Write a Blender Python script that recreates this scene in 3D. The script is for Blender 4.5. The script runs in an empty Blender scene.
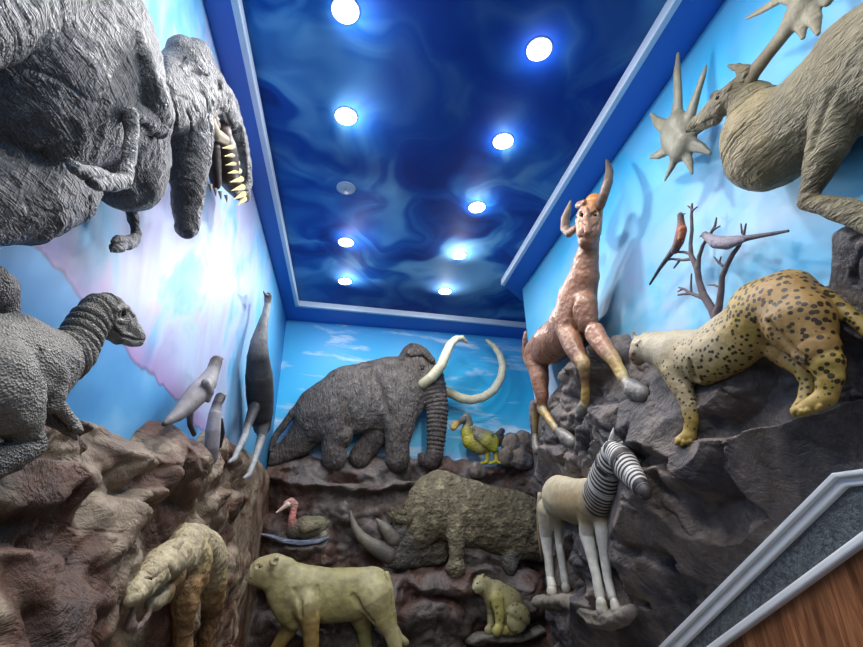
import bpy, math, random
import numpy as np
from mathutils import Vector, Matrix

# ------------------------------------------------------------------ camera
CAM = np.array([0.0, 0.0, 1.75])          # eye of the person on the stair landing
F_PX, CX, CY = 475.0, 431.5, 323.5
_v1, _v2 = np.array([345.0, 542.0]), np.array([412.0, -706.0])
_Y = np.array([_v1[0]-CX, -(_v1[1]-CY), -F_PX]); _Y /= np.linalg.norm(_Y)
_Z = np.array([_v2[0]-CX, -(_v2[1]-CY), -F_PX]); _Z -= _Y*_Z.dot(_Y); _Z /= np.linalg.norm(_Z)
_X = np.cross(_Y, _Z)
ROT = np.array([_X, _Y, _Z])
def ray(x, y): return ROT @ (np.array([x-CX, -(y-CY), -F_PX])/F_PX)

scene = bpy.context.scene
cam_data = bpy.data.cameras.new('camera'); cam_ob = bpy.data.objects.new('camera', cam_data)
scene.collection.objects.link(cam_ob)
cam_data.sensor_fit = 'HORIZONTAL'; cam_data.sensor_width = 36.0; cam_data.lens = 36.0*F_PX/863.0
cam_data.clip_start = 0.02
mw = Matrix.Identity(4)
for i in range(3):
    for j in range(3): mw[i][j] = ROT[i][j]
    mw[i][3] = CAM[i]
cam_ob.matrix_world = mw
scene.camera = cam_ob

# ------------------------------------------------------------------ world, exposure
vs = scene.view_settings
vs.view_transform = 'Standard'; vs.look = 'None'; vs.gamma = 1.0; vs.use_curve_mapping = False
vs.exposure = EXPOSURE = 0.95
world = bpy.data.worlds.new('world'); scene.world = world; world.use_nodes = True
world.node_tree.nodes['Background'].inputs[0].default_value = (0.80, 0.88, 1.0, 1)
world.node_tree.nodes['Background'].inputs[1].default_value = 0.19
LPW = 6.6       # watts of each ceiling downlight
def area(name, loc, target, sx, sy, power, col=(1,1,1), spread=math.pi):
    l = bpy.data.lights.new(name, 'AREA'); l.shape = 'RECTANGLE'; l.size = sx; l.size_y = sy
    l.energy = power; l.color = col; l.spread = spread
    o = bpy.data.objects.new(name, l); scene.collection.objects.link(o)
    o.location = loc
    d = Vector(target)-Vector(loc); o.rotation_euler = d.to_track_quat('-Z', 'Y').to_euler()
    return o
for _y in (0.93, 0.18, -0.57, -1.32):      # the two downlight rows go on overhead, above the visitor
    for _x in (-0.15, 0.97):
        area('downlight_lamp', (_x, _y, CAM[2]+2.64), (_x, _y, 0), 0.11, 0.11, LPW, (1.0, 0.97, 0.94))

# ------------------------------------------------------------------ room constants (z above the lower floor)
XL, XR = -0.887, 1.85
ZB = CAM[2] + 2.60        # underside of the cornice band
ZC = ZB + 0.06            # ceiling
ZF = -0.15                # lower floor
YR = 4.545                # the right wall ends here in an outside corner
YB0, SLB = 5.74, 0.07     # back wall line y = YB0 + SLB*(x - XL)

def lin(c):
    c = np.asarray(c, float)/255.0
    return np.where(c <= 0.04045, c/12.92, ((c+0.055)/1.055)**2.4)

class Wall:
    def __init__(s, O, U, N, ref=0.12, fac=1.0):
        s.ref, s.fac = ref, fac
        s.O = np.array(O, float); s.U = np.array(U, float)/np.linalg.norm(U)
        s.N = np.array(N, float)/np.linalg.norm(N); s.V = np.array([0, 0, 1.0])
        s.flip = np.dot(np.cross(s.U, s.N), s.V) < 0
    def hit(s, x, y, d=0.0):
        """pixel -> frame coordinates (u, n, v) on the plane d metres off the wall, and metres per pixel there"""
        r = ray(x, y); t = (d - np.dot(CAM - s.O, s.N))/np.dot(r, s.N)
        P = CAM + r*t; q = P - s.O
        cosw = 1.0/np.linalg.norm(r)
        return np.array([q@s.U, q@s.N, q@s.V]), t/F_PX*(1/cosw)**0.5
    def world(s, q): return s.O + q[:, :1]*s.U + q[:, 1:2]*s.N + q[:, 2:3]*s.V
    def rel(s, d): return s.ref+(d-s.ref)*s.fac      # modelling depth -> metres off the wall
WL = Wall((XL, 0, 0), (0, 1, 0), (1, 0, 0), 0.12, 0.40)
WR = Wall((XR, 0, 0), (0, 1, 0), (-1, 0, 0), 0.12, 0.42)
WB = Wall((XL, YB0, 0), (1, SLB, 0), (SLB, -1, 0))

# ------------------------------------------------------------------ numpy noise
def _hash(i, j, k, seed):
    h = (i*374761393 + j*668265263 + k*2147483647 + seed*1274126177) & 0xFFFFFFFF
    h = ((h ^ (h >> 13))*1274126177) & 0xFFFFFFFF
    return ((h ^ (h >> 16)) & 0xFFFFFF)/float(0xFFFFFF)
def vnoise(p, seed=0):
    f = np.floor(p).astype(np.int64); t = p - f; t = t*t*(3-2*t)
    i, j, k = f[:, 0], f[:, 1], f[:, 2]; r = 0
    for a in (0, 1):
        wa = t[:, 0] if a else 1-t[:, 0]
        for b in (0, 1):
            wb = t[:, 1] if b else 1-t[:, 1]
            for c in (0, 1):
                wc = t[:, 2] if c else 1-t[:, 2]
                r = r + wa*wb*wc*_hash(i+a, j+b, k+c, seed)
    return r*2-1
def fbm(p, octv=4, seed=0):
    r = 0; a = 1.0; s = 0
    for o in range(octv):
        r = r + a*vnoise(p*(2.03**o), seed+o*17); s += a; a *= 0.5
    return r/s
def ridged(p, octv=3, seed=0):
    r = 0; a = 1.0; s = 0
    for o in range(octv):
        r = r + a*(1-2*np.abs(vnoise(p*(2.07**o), seed+o*31))); s += a; a *= 0.5
    return r/s
def facet(u, v, cell, seed=0, slope=0.6):
    """upper envelope of tilted planes: broken rock facets"""
    U, V = u/cell, v/cell; iu = np.floor(U).astype(np.int64); iv = np.floor(V).astype(np.int64)
    best = np.full(U.shape, -9.0)
    for a in (-1, 0, 1):
        for b in (-1, 0, 1):
            ci, cj = iu+a, iv+b; z = np.zeros_like(ci)
            sx = ci + _hash(ci, cj, z, seed); sy = cj + _hash(ci, cj, z, seed+1)
            gx = (_hash(ci, cj, z, seed+2)-0.5)*2*slope; gy = (_hash(ci, cj, z, seed+3)-0.5)*2*slope
            h = _hash(ci, cj, z, seed+4)*0.5
            dx, dy = U-sx, V-sy
            best = np.maximum(best, h + gx*dx + gy*dy - 0.55*(dx*dx+dy*dy))
    return best*cell

# ------------------------------------------------------------------ surface nets
EDG = [(0,1),(2,3),(4,5),(6,7),(0,2),(1,3),(4,6),(5,7),(0,4),(1,5),(2,6),(3,7)]
COR = np.array([(a, b, c) for a in (0,1) for b in (0,1) for c in (0,1)])
def surface_nets(Fv):
    ins = Fv < 0
    cnt = np.zeros(tuple(n-1 for n in Fv.shape), np.int8)
    for a, b, c in COR:
        cnt += ins[a:ins.shape[0]-1+a, b:ins.shape[1]-1+b, c:ins.shape[2]-1+c]
    act = (cnt > 0) & (cnt < 8)
    idx = np.argwhere(act)
    vid = np.full(act.shape, -1, np.int32); vid[act] = np.arange(len(idx))
    cv = np.stack([Fv[idx[:, 0]+a, idx[:, 1]+b, idx[:, 2]+c] for a, b, c in COR], 1)
    acc = np.zeros((len(idx), 3)); n = np.zeros(len(idx))
    for a, b in EDG:
        m = (cv[:, a] < 0) != (cv[:, b] < 0)
        t = cv[m, a]/(cv[m, a]-cv[m, b])
        acc[m] += COR[a] + t[:, None]*(COR[b]-COR[a]); n[m] += 1
    V = idx + acc/n[:, None]
    Q = []
    A, B, C = act.shape
    for ax in range(3):
        s0 = [slice(1, None)]*3; s0 = list(s0)
        lo = [slice(1, ins.shape[i]-1) for i in range(3)]; hi = list(lo)
        lo[ax] = slice(0, ins.shape[ax]-1); hi[ax] = slice(1, ins.shape[ax])
        x0, x1 = ins[tuple(lo)], ins[tuple(hi)]
        e = np.argwhere(x0 != x1)
        if not len(e): continue
        sgn = x0[e[:, 0], e[:, 1], e[:, 2]]
        for i in range(3):
            if i != ax: e[:, i] += 1
        o1, o2 = [i for i in range(3) if i != ax]
        def cell(d1, d2):
            q = e.copy(); q[:, o1] -= d1; q[:, o2] -= d2
            return vid[q[:, 0], q[:, 1], q[:, 2]]
        quad = np.stack([cell(1,1), cell(0,1), cell(0,0), cell(1,0)], 1)
        fl = sgn if ax != 1 else ~sgn
        quad[~fl] = quad[~fl][:, ::-1]
        Q.append(quad)
    return V, np.concatenate(Q)

# ------------------------------------------------------------------ mesh output
def mk_mesh(name, V, Q, mat, parent=None, attrs=None, smooth=True, center=None):
    me = bpy.data.meshes.new(name)
    c = V.mean(0) if center is None else np.asarray(center)
    if parent is not None: c = np.array(parent.location)
    W = (V - c).astype(np.float32)
    me.vertices.add(len(W)); me.vertices.foreach_set('co', W.ravel())
    n = Q.shape[1]
    me.loops.add(Q.size); me.loops.foreach_set('vertex_index', Q.ravel().astype(np.int32))
    me.polygons.add(len(Q))
    me.polygons.foreach_set('loop_start', np.arange(0, Q.size, n, dtype=np.int32))
    me.polygons.foreach_set('loop_total', np.full(len(Q), n, np.int32))
    if smooth: me.polygons.foreach_set('use_smooth', np.ones(len(Q), bool))
    me.update(calc_edges=True); me.validate()
    if attrs:
        for k, val in attrs.items():
            if val.ndim == 2:
                a = me.color_attributes.new(k, 'FLOAT_COLOR', 'POINT')
                rgba = np.ones((len(W), 4), np.float32); rgba[:, :3] = val
                a.data.foreach_set('color', rgba.ravel())
            else:
                a = me.attributes.new(k, 'FLOAT', 'POINT')
                a.data.foreach_set('value', val.astype(np.float32))
    me.materials.append(mat)
    o = bpy.data.objects.new(name, me); scene.collection.objects.link(o)
    if parent is not None: o.parent = parent
    else: o.location = c
    return o
def tag(o, label=None, cat=None, group=None, kind=None):
    if label: o['label'] = label
    if cat: o['category'] = cat
    if group: o['group'] = group
    if kind: o['kind'] = kind
    return o
def thing(name, loc, label, cat, group=None):
    e = bpy.data.objects.new(name, None); scene.collection.objects.link(e)
    e.location = [float(q) for q in loc]; e.empty_display_size = 0.1
    return tag(e, label, cat, group)

def vnormals(V, Q):
    n = np.cross(V[Q[:, 2]]-V[Q[:, 0]], V[Q[:, 3]]-V[Q[:, 1]])
    N = np.zeros_like(V)
    for i in range(4): np.add.at(N, Q[:, i], n)
    return N/np.maximum(np.linalg.norm(N, axis=1), 1e-12)[:, None]

# ------------------------------------------------------------------ relief sculpting
VERB = False
PIG = 0.62      # overall depth of the paint on the sculptures
CARVE = []      # (wall, u, v, n, r) samples of everything sculpted, so the rock makes room for it
class Sculpt:
    def __init__(s, wall, res=1.0, k=3.0, d=0.1, sq=0.8, dd=0.0, pig=None):
        s.pig = pig or PIG
        s.w = wall; s.res = res; s.k = k; s.d = d; s.sq = sq; s.pr = []; s.cuts = []; s.dd = dd; s.mpp = None
    def _pts(s, pts, col):
        P = []; R = []; D = []; C = []
        for p in pts:
            q = None
            if p[2] is None: q, m = s.trace(p[0], p[1])
            if q is None: q, m = s.w.hit(p[0], p[1], s.w.rel(s.d if p[2] is None else p[2]) + s.dd)
            P.append(q); R.append(p[3]*m); D.append(m)
            C.append(s.pig*(lin(p[4]) if len(p) > 4 else lin(col)))
        if s.mpp is None: s.mpp = []
        s.mpp += D
        return np.array(P), np.array(R), np.array(C), float(np.mean(D))
    def chain(s, pts, col=(120, 120, 120), k=None, sq=None, ring=None, cut=False, tagv=0.0, carve=True):
        """pts: (px, py, depth or None, radius px[, colour])"""
        if cut:
            pts = [(p[0], p[1], None, p[3]*1.2)+tuple(p[4:]) for p in pts]; k = (s.k if k is None else k)*.6
        P, R, C, m = s._pts(pts, col)
        sq = s.sq if sq is None else sq
        seg = np.linalg.norm(np.diff(P, axis=0), axis=1) if len(P) > 1 else np.array([])
        L = np.concatenate([[0], np.cumsum(seg)])
        pr = dict(P=P, R=R, C=C, L=L, m=m, k=(s.k if k is None else k)*m, sq=sq, ring=ring, tag=tagv, cut=cut)
        s.pr.append(pr)
        if not cut and carve:
            for i in range(len(P)):
                CARVE.append((s.w, P[i][0], P[i][2], P[i][1], R[i], sq))
                if i < len(P)-1:
                    for t in (0.33, 0.66):
                        q = P[i]*(1-t)+P[i+1]*t
                        CARVE.append((s.w, q[0], q[2], q[1], R[i]*(1-t)+R[i+1]*t, sq))
        return s
    def trace(s, x, y):
        """first point of the modelled body met by the sight line through a pixel"""
        add = [p for p in s.pr if not p['cut']]
        if not add: return None, None
        far, m = s.w.hit(x, y, 0.0); c = CAM-s.w.O; C0 = np.array([c@s.w.U, c@s.w.N, c@s.w.V])
        n1 = min(max((p['P'][:, 1]+p['R']*p['sq']).max() for p in add)+0.02, C0[1]*0.9)
        f0 = 1-n1/C0[1]; f = np.linspace(f0, 1, 240)[:, None]
        G = C0+(far-C0)*f
        D = np.min([s.ev(p, G)[0] for p in add], 0)
        i = np.argmax(D < 0)
        if D[i] >= 0: return None, None
        return G[i], m*f[i, 0]
    def ev(s, pr, G):
        """G (...,3) -> sd, along, colour index param"""
        P = pr['P'].copy(); sc = np.array([1, 1/pr['sq'], 1]); P = P*sc; G = G*sc
        R = pr['R']; best = None
        if len(P) == 1:
            d = np.linalg.norm(G-P[0], axis=-1)-R[0]
            return d, np.zeros(d.shape), np.zeros(d.shape)
        for i in range(len(P)-1):
            a, b = P[i], P[i+1]; ab = b-a; l2 = max(ab@ab, 1e-12)
            t = np.clip(((G-a)@ab)/l2, 0, 1)
            q = G - a - t[..., None]*ab
            r = R[i]+(R[i+1]-R[i])*t
            al = pr['L'][i]+(pr['L'][i+1]-pr['L'][i])*t
            d = np.sqrt((q*q).sum(-1)) - r
            if best is None: best, AL, TI = d, al, i+t
            else:
                m = d < best
                best = np.where(m, d, best); AL = np.where(m, al, AL); TI = np.where(m, i+t, TI)
        if pr['ring']:
            lam, amp = pr['ring'][0]*pr['m'], pr['ring'][1]*pr['m']
            ph = AL/lam
            saw = np.abs((ph % 1.0)-0.5)*2
            best = best - amp*(1-2*saw**2)
        return best, AL, TI
    def build(s, name, mat, parent=None, disp=None, lab=None, center=None):
        lo = np.min([(p['P']-p['R'][:, None]*1.1).min(0) for p in s.pr if not p['cut']], 0)
        hi = np.max([(p['P']+p['R'][:, None]*1.1).max(0) for p in s.pr if not p['cut']], 0)
        h = float(np.median(s.mpp))*s.res
        pad = 4*h; lo = lo-pad; hi = hi+pad; lo[1] = max(lo[1], -0.03-2*h)
        n = np.ceil((hi-lo)/h).astype(int)+1
        if VERB: print('GRID', name, n, int(np.prod(n)), round(h, 4), flush=True)
        Fv = np.full(tuple(n), 1.0, np.float32)
        ax = [lo[i]+h*np.arange(n[i]) for i in range(3)]
        for pr in s.pr:
            mar = pr['k']*1.5+3*h+(pr['ring'][1]*pr['m'] if pr['ring'] else 0)
            a = (pr['P']-pr['R'][:, None]).min(0)-mar; b = (pr['P']+pr['R'][:, None]).max(0)+mar
            i0 = np.clip(np.floor((a-lo)/h).astype(int), 0, n); i1 = np.clip(np.ceil((b-lo)/h).astype(int)+1, 0, n)
            if (i1 <= i0).any(): continue
            step = max(1, int(300000/max(1, (i1[1]-i0[1])*(i1[2]-i0[2]))))
            for u0 in range(i0[0], i1[0], step):
                sl = (slice(u0, min(u0+step, i1[0])), slice(i0[1], i1[1]), slice(i0[2], i1[2]))
                G = np.stack(np.meshgrid(*[ax[i][sl[i]].astype(np.float32) for i in range(3)], indexing='ij'), -1)
                d = s.ev(pr, G)[0]; f = Fv[sl]; k = max(pr['k'], 1e-6)
                if pr['cut']:
                    d = -d; hh = np.clip(0.5-0.5*(f-d)/k, 0, 1)
                    Fv[sl] = f*(1-hh)+d*hh+k*hh*(1-hh)
                else:
                    hh = np.clip(0.5+0.5*(f-d)/k, 0, 1)
                    Fv[sl] = f*(1-hh)+d*hh-k*hh*(1-hh)
        clip = (0.003-ax[1])
        Fv = np.maximum(Fv, clip[None, :, None].astype(np.float32))
        if s.w is WB: Fv = np.maximum(Fv, (0.006-ax[0])[:, None, None].astype(np.float32))
        Fv[0] = Fv[-1] = 1; Fv[:, 0] = Fv[:, -1] = 1; Fv[:, :, 0] = Fv[:, :, -1] = 1
        V, Q = surface_nets(Fv); V = lo + V*h
        # pigment and pattern attributes from the nearest forms
        W = None
        ds = []; 
        add = [p for p in s.pr if not p['cut']]
        for pr in add: ds.append(s.ev(pr, V))
        D = np.stack([x[0] for x in ds], 1); tau = 1.6*float(np.median(s.mpp))
        W = np.exp(-(D-D.min(1)[:, None])/tau); W /= W.sum(1)[:, None]
        col = np.zeros((len(V), 3)); tg = np.zeros(len(V)); al = np.zeros(len(V))
        near = D.argmin(1)
        for j, pr in enumerate(add):
            ti = ds[j][2]; i = np.minimum(ti.astype(int), len(pr['C'])-1); i2 = np.minimum(i+1, len(pr['C'])-1)
            f = (ti-i)[:, None]
            col += W[:, j:j+1]*(pr['C'][i]*(1-f)+pr['C'][i2]*f)
            tg += W[:, j]*pr['tag']; m = near == j; al[m] = ds[j][1][m]/pr['m']
        if disp is not None:
            N = vnormals(V, Q)
            if N[:, 1].mean() < 0 and False: N = -N
            cen = V.mean(0)
            if ((V-cen)*N).sum() < 0: N = -N
            V = V + N*disp(V, tg, al)[:, None]
        if s.w.flip: Q = Q[:, ::-1]
        Wd = s.w.world(V)
        o = mk_mesh(name, Wd, Q, mat, parent, dict(Col=col, tagv=tg, along=al), center=center)
        if lab: o['label'] = lab
        return o

def cone_part(name, wall, p0, p1, r0, r1, mat, parent, lab=None, n=10):
    """round spike between two pixel/depth points"""
    a, m0 = wall.hit(p0[0], p0[1], wall.rel(p0[2])); b, m1 = wall.hit(p1[0], p1[1], wall.rel(p1[2]))
    A = wall.world(a[None])[0]; B = wall.world(b[None])[0]
    return tube_part(name, [A, B], [r0*m0, r1*m1], mat, parent, lab, n)
def tube_part(name, P, R, mat, parent, lab=None, n=10, sub=1):
    P = [np.array(p, float) for p in P]
    if sub > 1:     # catmull-rom
        PP, RR = [], []
        for i in range(len(P)-1):
            a = P[max(i-1, 0)]; b = P[i]; c = P[i+1]; d = P[min(i+2, len(P)-1)]
            for t in np.arange(sub)/sub:
                PP.append(0.5*((2*b)+(c-a)*t+(2*a-5*b+4*c-d)*t*t+(3*b-a-3*c+d)*t**3)); RR.append(R[i]*(1-t)+R[i+1]*t)
        PP.append(P[-1]); RR.append(R[-1]); P, R = PP, RR
    ax = P[-1]-P[0]; ref = np.array([0, 0, 1.0]) if abs(ax[2]) < 0.8*np.linalg.norm(ax) else np.array([0, 1.0, 0.2])
    V = [P[0]]; Q = []
    for i, p in enumerate(P):
        t = P[min(i+1, len(P)-1)]-P[max(i-1, 0)]; t /= max(np.linalg.norm(t), 1e-9)
        s = np.cross(t, ref); s /= max(np.linalg.norm(s), 1e-9); w = np.cross(s, t)
        for j in range(n):
            an = 2*math.pi*j/n; V.append(p+R[i]*(s*math.cos(an)+w*math.sin(an)))
    V.append(P[-1]+(P[-1]-P[-2])*0.15); last = len(V)-1
    for j in range(n):
        j2 = (j+1) % n
        Q.append((0, 1+j2, 1+j, 1+j))
        for i in range(len(P)-1): Q.append((1+i*n+j, 1+i*n+j2, 1+(i+1)*n+j2, 1+(i+1)*n+j))
        k = 1+(len(P)-1)*n
        Q.append((k+j, k+j2, last, last))
    me = bpy.data.meshes.new(name); V = np.array(V)
    c = np.array(parent.location) if parent is not None else P[0]
    me.from_pydata((V-c).tolist(), [], [tuple(dict.fromkeys(q)) for q in Q]); me.update()
    for p in me.polygons: p.use_smooth = True
    me.materials.append(mat)
    o = bpy.data.objects.new(name, me); scene.collection.objects.link(o)
    if parent is not None: o.parent = parent
    else: o.location = c
    if lab: o['label'] = lab
    return o

def ball_part(name, wall, x, y, on, r, mat, parent, lab=None):
    """small ball set into the surface of a sculpt"""
    q, m = on.trace(x, y)
    if q is None: q, m = wall.hit(x, y, wall.rel(on.d))
    c = wall.world(q[None])[0]; n = 14; V = []; F = []
    for i in range(1, 8):
        for j in range(n): V.append((math.sin(math.pi*i/8)*math.cos(2*math.pi*j/n), math.sin(math.pi*i/8)*math.sin(2*math.pi*j/n), math.cos(math.pi*i/8)))
    for i in range(6):
        for j in range(n): F.append((i*n+j, (i+1)*n+j, (i+1)*n+(j+1) % n, i*n+(j+1) % n))
    F += [tuple(range(n)), tuple(range(7*n-1, 6*n-1, -1))]
    me = bpy.data.meshes.new(name); me.from_pydata((np.array(V)*r*m+(c-np.array(parent.location))).tolist(), [], F)
    for p in me.polygons: p.use_smooth = True
    me.materials.append(mat); o = bpy.data.objects.new(name, me); scene.collection.objects.link(o); o.parent = parent
    if lab: o['label'] = lab
    return o

# ------------------------------------------------------------------ materials
class NT:
    def __init__(s, name):
        s.m = bpy.data.materials.new(name); s.m.use_nodes = True; s.t = s.m.node_tree
        s.b = s.t.nodes['Principled BSDF']; s.out = s.t.nodes['Material Output']
        s.tc = s.t.nodes.new('ShaderNodeTexCoord')
    def n(s, typ, **kw):
        x = s.t.nodes.new('ShaderNode'+typ)
        for k, v in kw.items(): setattr(x, k, v)
        return x
    def lk(s, a, b): s.t.links.new(a, b)
    def map(s, scale=(1,1,1), rot=(0,0,0), loc=(0,0,0), src='Object'):
        x = s.n('Mapping'); s.lk(s.tc.outputs[src], x.inputs[0])
        x.inputs['Scale'].default_value = scale; x.inputs['Rotation'].default_value = rot; x.inputs['Location'].default_value = loc
        return x.outputs[0]
    def noise(s, scale, detail=4, rough=0.5, dist=0, vec=None):
        x = s.n('TexNoise'); x.inputs['Scale'].default_value = scale; x.inputs['Detail'].default_value = detail
        x.inputs['Roughness'].default_value = rough; x.inputs['Distortion'].default_value = dist
        s.lk(vec if vec is not None else s.tc.outputs['Object'], x.inputs['Vector']); return x.outputs['Fac']
    def voro(s, scale, feat='F1', vec=None, rnd=1.0):
        x = s.n('TexVoronoi'); x.feature = feat; x.inputs['Scale'].default_value = scale; x.inputs['Randomness'].default_value = rnd
        s.lk(vec if vec is not None else s.tc.outputs['Object'], x.inputs['Vector']); return x.outputs['Distance']
    def math(s, op, a, b=None, c=None, clamp=False):
        x = s.n('Math'); x.operation = op; x.use_clamp = clamp
        for i, v in enumerate((a, b, c)):
            if v is None: continue
            if isinstance(v, (int, float)): x.inputs[i].default_value = v
            else: s.lk(v, x.inputs[i])
        return x.outputs[0]
    def ramp(s, fac, stops, interp='LINEAR'):
        x = s.n('ValToRGB'); s.lk(fac, x.inputs[0]); e = x.color_ramp.elements; x.color_ramp.interpolation = interp
        while len(e) > 1: e.remove(e[-1])
        for i, (p, c) in enumerate(stops):
            el = e[0] if i == 0 else e.new(p); el.position = p
            el.color = (c, c, c, 1) if isinstance(c, (int, float)) else (*lin(c), 1)
        return x.outputs[0]
    def mix(s, fac, a, b, blend='MIX'):
        x = s.n('Mix'); x.data_type = 'RGBA'; x.blend_type = blend; x.clamp_factor = True
        if isinstance(fac, (int, float)): x.inputs[0].default_value = fac
        else: s.lk(fac, x.inputs[0])
        for v, i in ((a, 6), (b, 7)):
            if isinstance(v, tuple): x.inputs[i].default_value = (*lin(v), 1)
            else: s.lk(v, x.inputs[i])
        return x.outputs[2]
    def attr(s, name, out='Fac'):
        x = s.n('Attribute'); x.attribute_name = name; return x.outputs[out]
    def bump(s, h, strength=0.5, dist=0.01, prev=None):
        x = s.n('Bump'); x.inputs['Strength'].default_value = strength; x.inputs['Distance'].default_value = dist
        s.lk(h, x.inputs['Height'])
        if prev is not None: s.lk(prev, x.inputs['Normal'])
        return x.outputs[0]
    def done(s, col=None, rough=0.6, nrm=None, spec=0.5):
        if col is not None:
            if isinstance(col, tuple): s.b.inputs['Base Color'].default_value = (*lin(col), 1)
            else: s.lk(col, s.b.inputs['Base Color'])
        s.b.inputs['Roughness'].default_value = rough; s.b.inputs['Specular IOR Level'].default_value = spec
        if nrm is not None: s.lk(nrm, s.b.inputs['Normal'])
        return s.m
def plain(name, col, rough=0.5, spec=0.5, var=0.0):
    t = NT(name)
    if var:
        c = t.mix(t.ramp(t.noise(25, 4), [(0.35, 0.0), (0.65, 1.0)]), tuple(int(v*(1-var)) for v in col), tuple(min(255, int(v*(1+var))) for v in col))
        return t.done(c, rough, spec=spec)
    return t.done(col, rough, spec=spec)
def hide(name, var=(0.75, 1.2), vs=12, bumps=(), rough=0.6, spec=0.4, extra=None):
    """painted resin skin: pigment from the sculpture, mottled; bumps = list of (kind, scale, strength, dist, anis)"""
    t = NT(name); c = t.attr('Col', 'Color')
    n = t.ramp(t.noise(vs, 5, 0.6), [(0.3, var[0]), (0.7, var[1])])
    c = t.mix(1.0, c, n, 'MULTIPLY')
    if extra: c = extra(t, c)
    nr = None; hs = []
    for kind, sc, st, di, an in bumps:
        v = t.map(an) if an else None
        if kind == 'noise': h = t.noise(sc, 5, 0.6, 0, v)
        elif kind == 'fur': h = t.noise(sc, 3, 0.6, 1.2, v)
        elif kind == 'cell': h = t.voro(sc, 'F1', v)
        elif kind == 'crack': h = t.ramp(t.voro(sc, 'DISTANCE_TO_EDGE', v), [(0, 0.0), (0.12, 1.0)])
        elif kind == 'weave':
            h1 = t.noise(sc, 2, .5, .6, t.map((1, 1, .16))); h2 = t.noise(sc, 2, .5, .6, t.map((1, .16, 1)))
            h = t.math('ADD', t.math('ABSOLUTE', t.math('SUBTRACT', h1, .5)), t.math('ABSOLUTE', t.math('SUBTRACT', h2, .5)))
        elif kind == 'ridge': h = t.math('ABSOLUTE', t.math('SUBTRACT', t.noise(sc, 3, 0.6, 0.5, v), 0.5))
        nr = t.bump(h, st, di, nr); hs.append(h)
    if hs:      # paint grain with crevice shade painted in: bump hollows darker, raised texture lighter
        c = t.mix(1.0, c, t.ramp(hs[0], [(0.0, .62), (0.5, 1.0), (0.9, 1.25)] if bumps[0][0] in ('noise', 'fur', 'crack') else [(0.0, .6), (0.22, 1.1)]), 'MULTIPLY')
    return t.done(c, rough, nr, spec)
# ------------------------------------------------------------------ room shell
def box(name, lo, hi, mat, parent=None, kind='structure', bevel=0.0):
    lo, hi = np.array(lo, float), np.array(hi, float)
    V = np.array([[(lo, hi)[a][0], (lo, hi)[b][1], (lo, hi)[c][2]] for a in (0,1) for b in (0,1) for c in (0,1)])
    Q = np.array([(0,1,3,2), (4,6,7,5), (0,4,5,1), (2,3,7,6), (0,2,6,4), (1,5,7,3)])
    o = mk_mesh(name, V, Q, mat, parent, smooth=False, center=None if parent else (0, 0, 0))
    if bevel:
        b = o.modifiers.new('bevel', 'BEVEL'); b.width = bevel; b.segments = 2
    if kind and parent is None: o['kind'] = kind
    return o
def prism(name, poly, ax, a0, a1, mat, kind='structure', bevel=0.0, parent=None):
    """polygon in the two remaining axes, extruded along axis ax from a0 to a1"""
    n = len(poly); oth = [i for i in range(3) if i != ax]
    V = np.zeros((2*n, 3))
    for j, a in enumerate((a0, a1)):
        for i, p in enumerate(poly): V[j*n+i, ax] = a; V[j*n+i, oth[0]] = p[0]; V[j*n+i, oth[1]] = p[1]
    me = bpy.data.meshes.new(name)
    c = np.array(parent.location) if parent else np.zeros(3)
    me.from_pydata((V-c).tolist(), [], [tuple(range(n)), tuple(range(2*n-1, n-1, -1))]+[(i, (i+1) % n, n+(i+1) % n, n+i) for i in range(n)])
    import bmesh
    bm = bmesh.new(); bm.from_mesh(me); bmesh.ops.recalc_face_normals(bm, faces=bm.faces); bm.to_mesh(me); bm.free()
    me.materials.append(mat); o = bpy.data.objects.new(name, me); scene.collection.objects.link(o)
    if parent: o.parent = parent
    if bevel: b = o.modifiers.new('bevel', 'BEVEL'); b.width = bevel; b.segments = 3
    if kind and not parent: o['kind'] = kind
    return o

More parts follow.
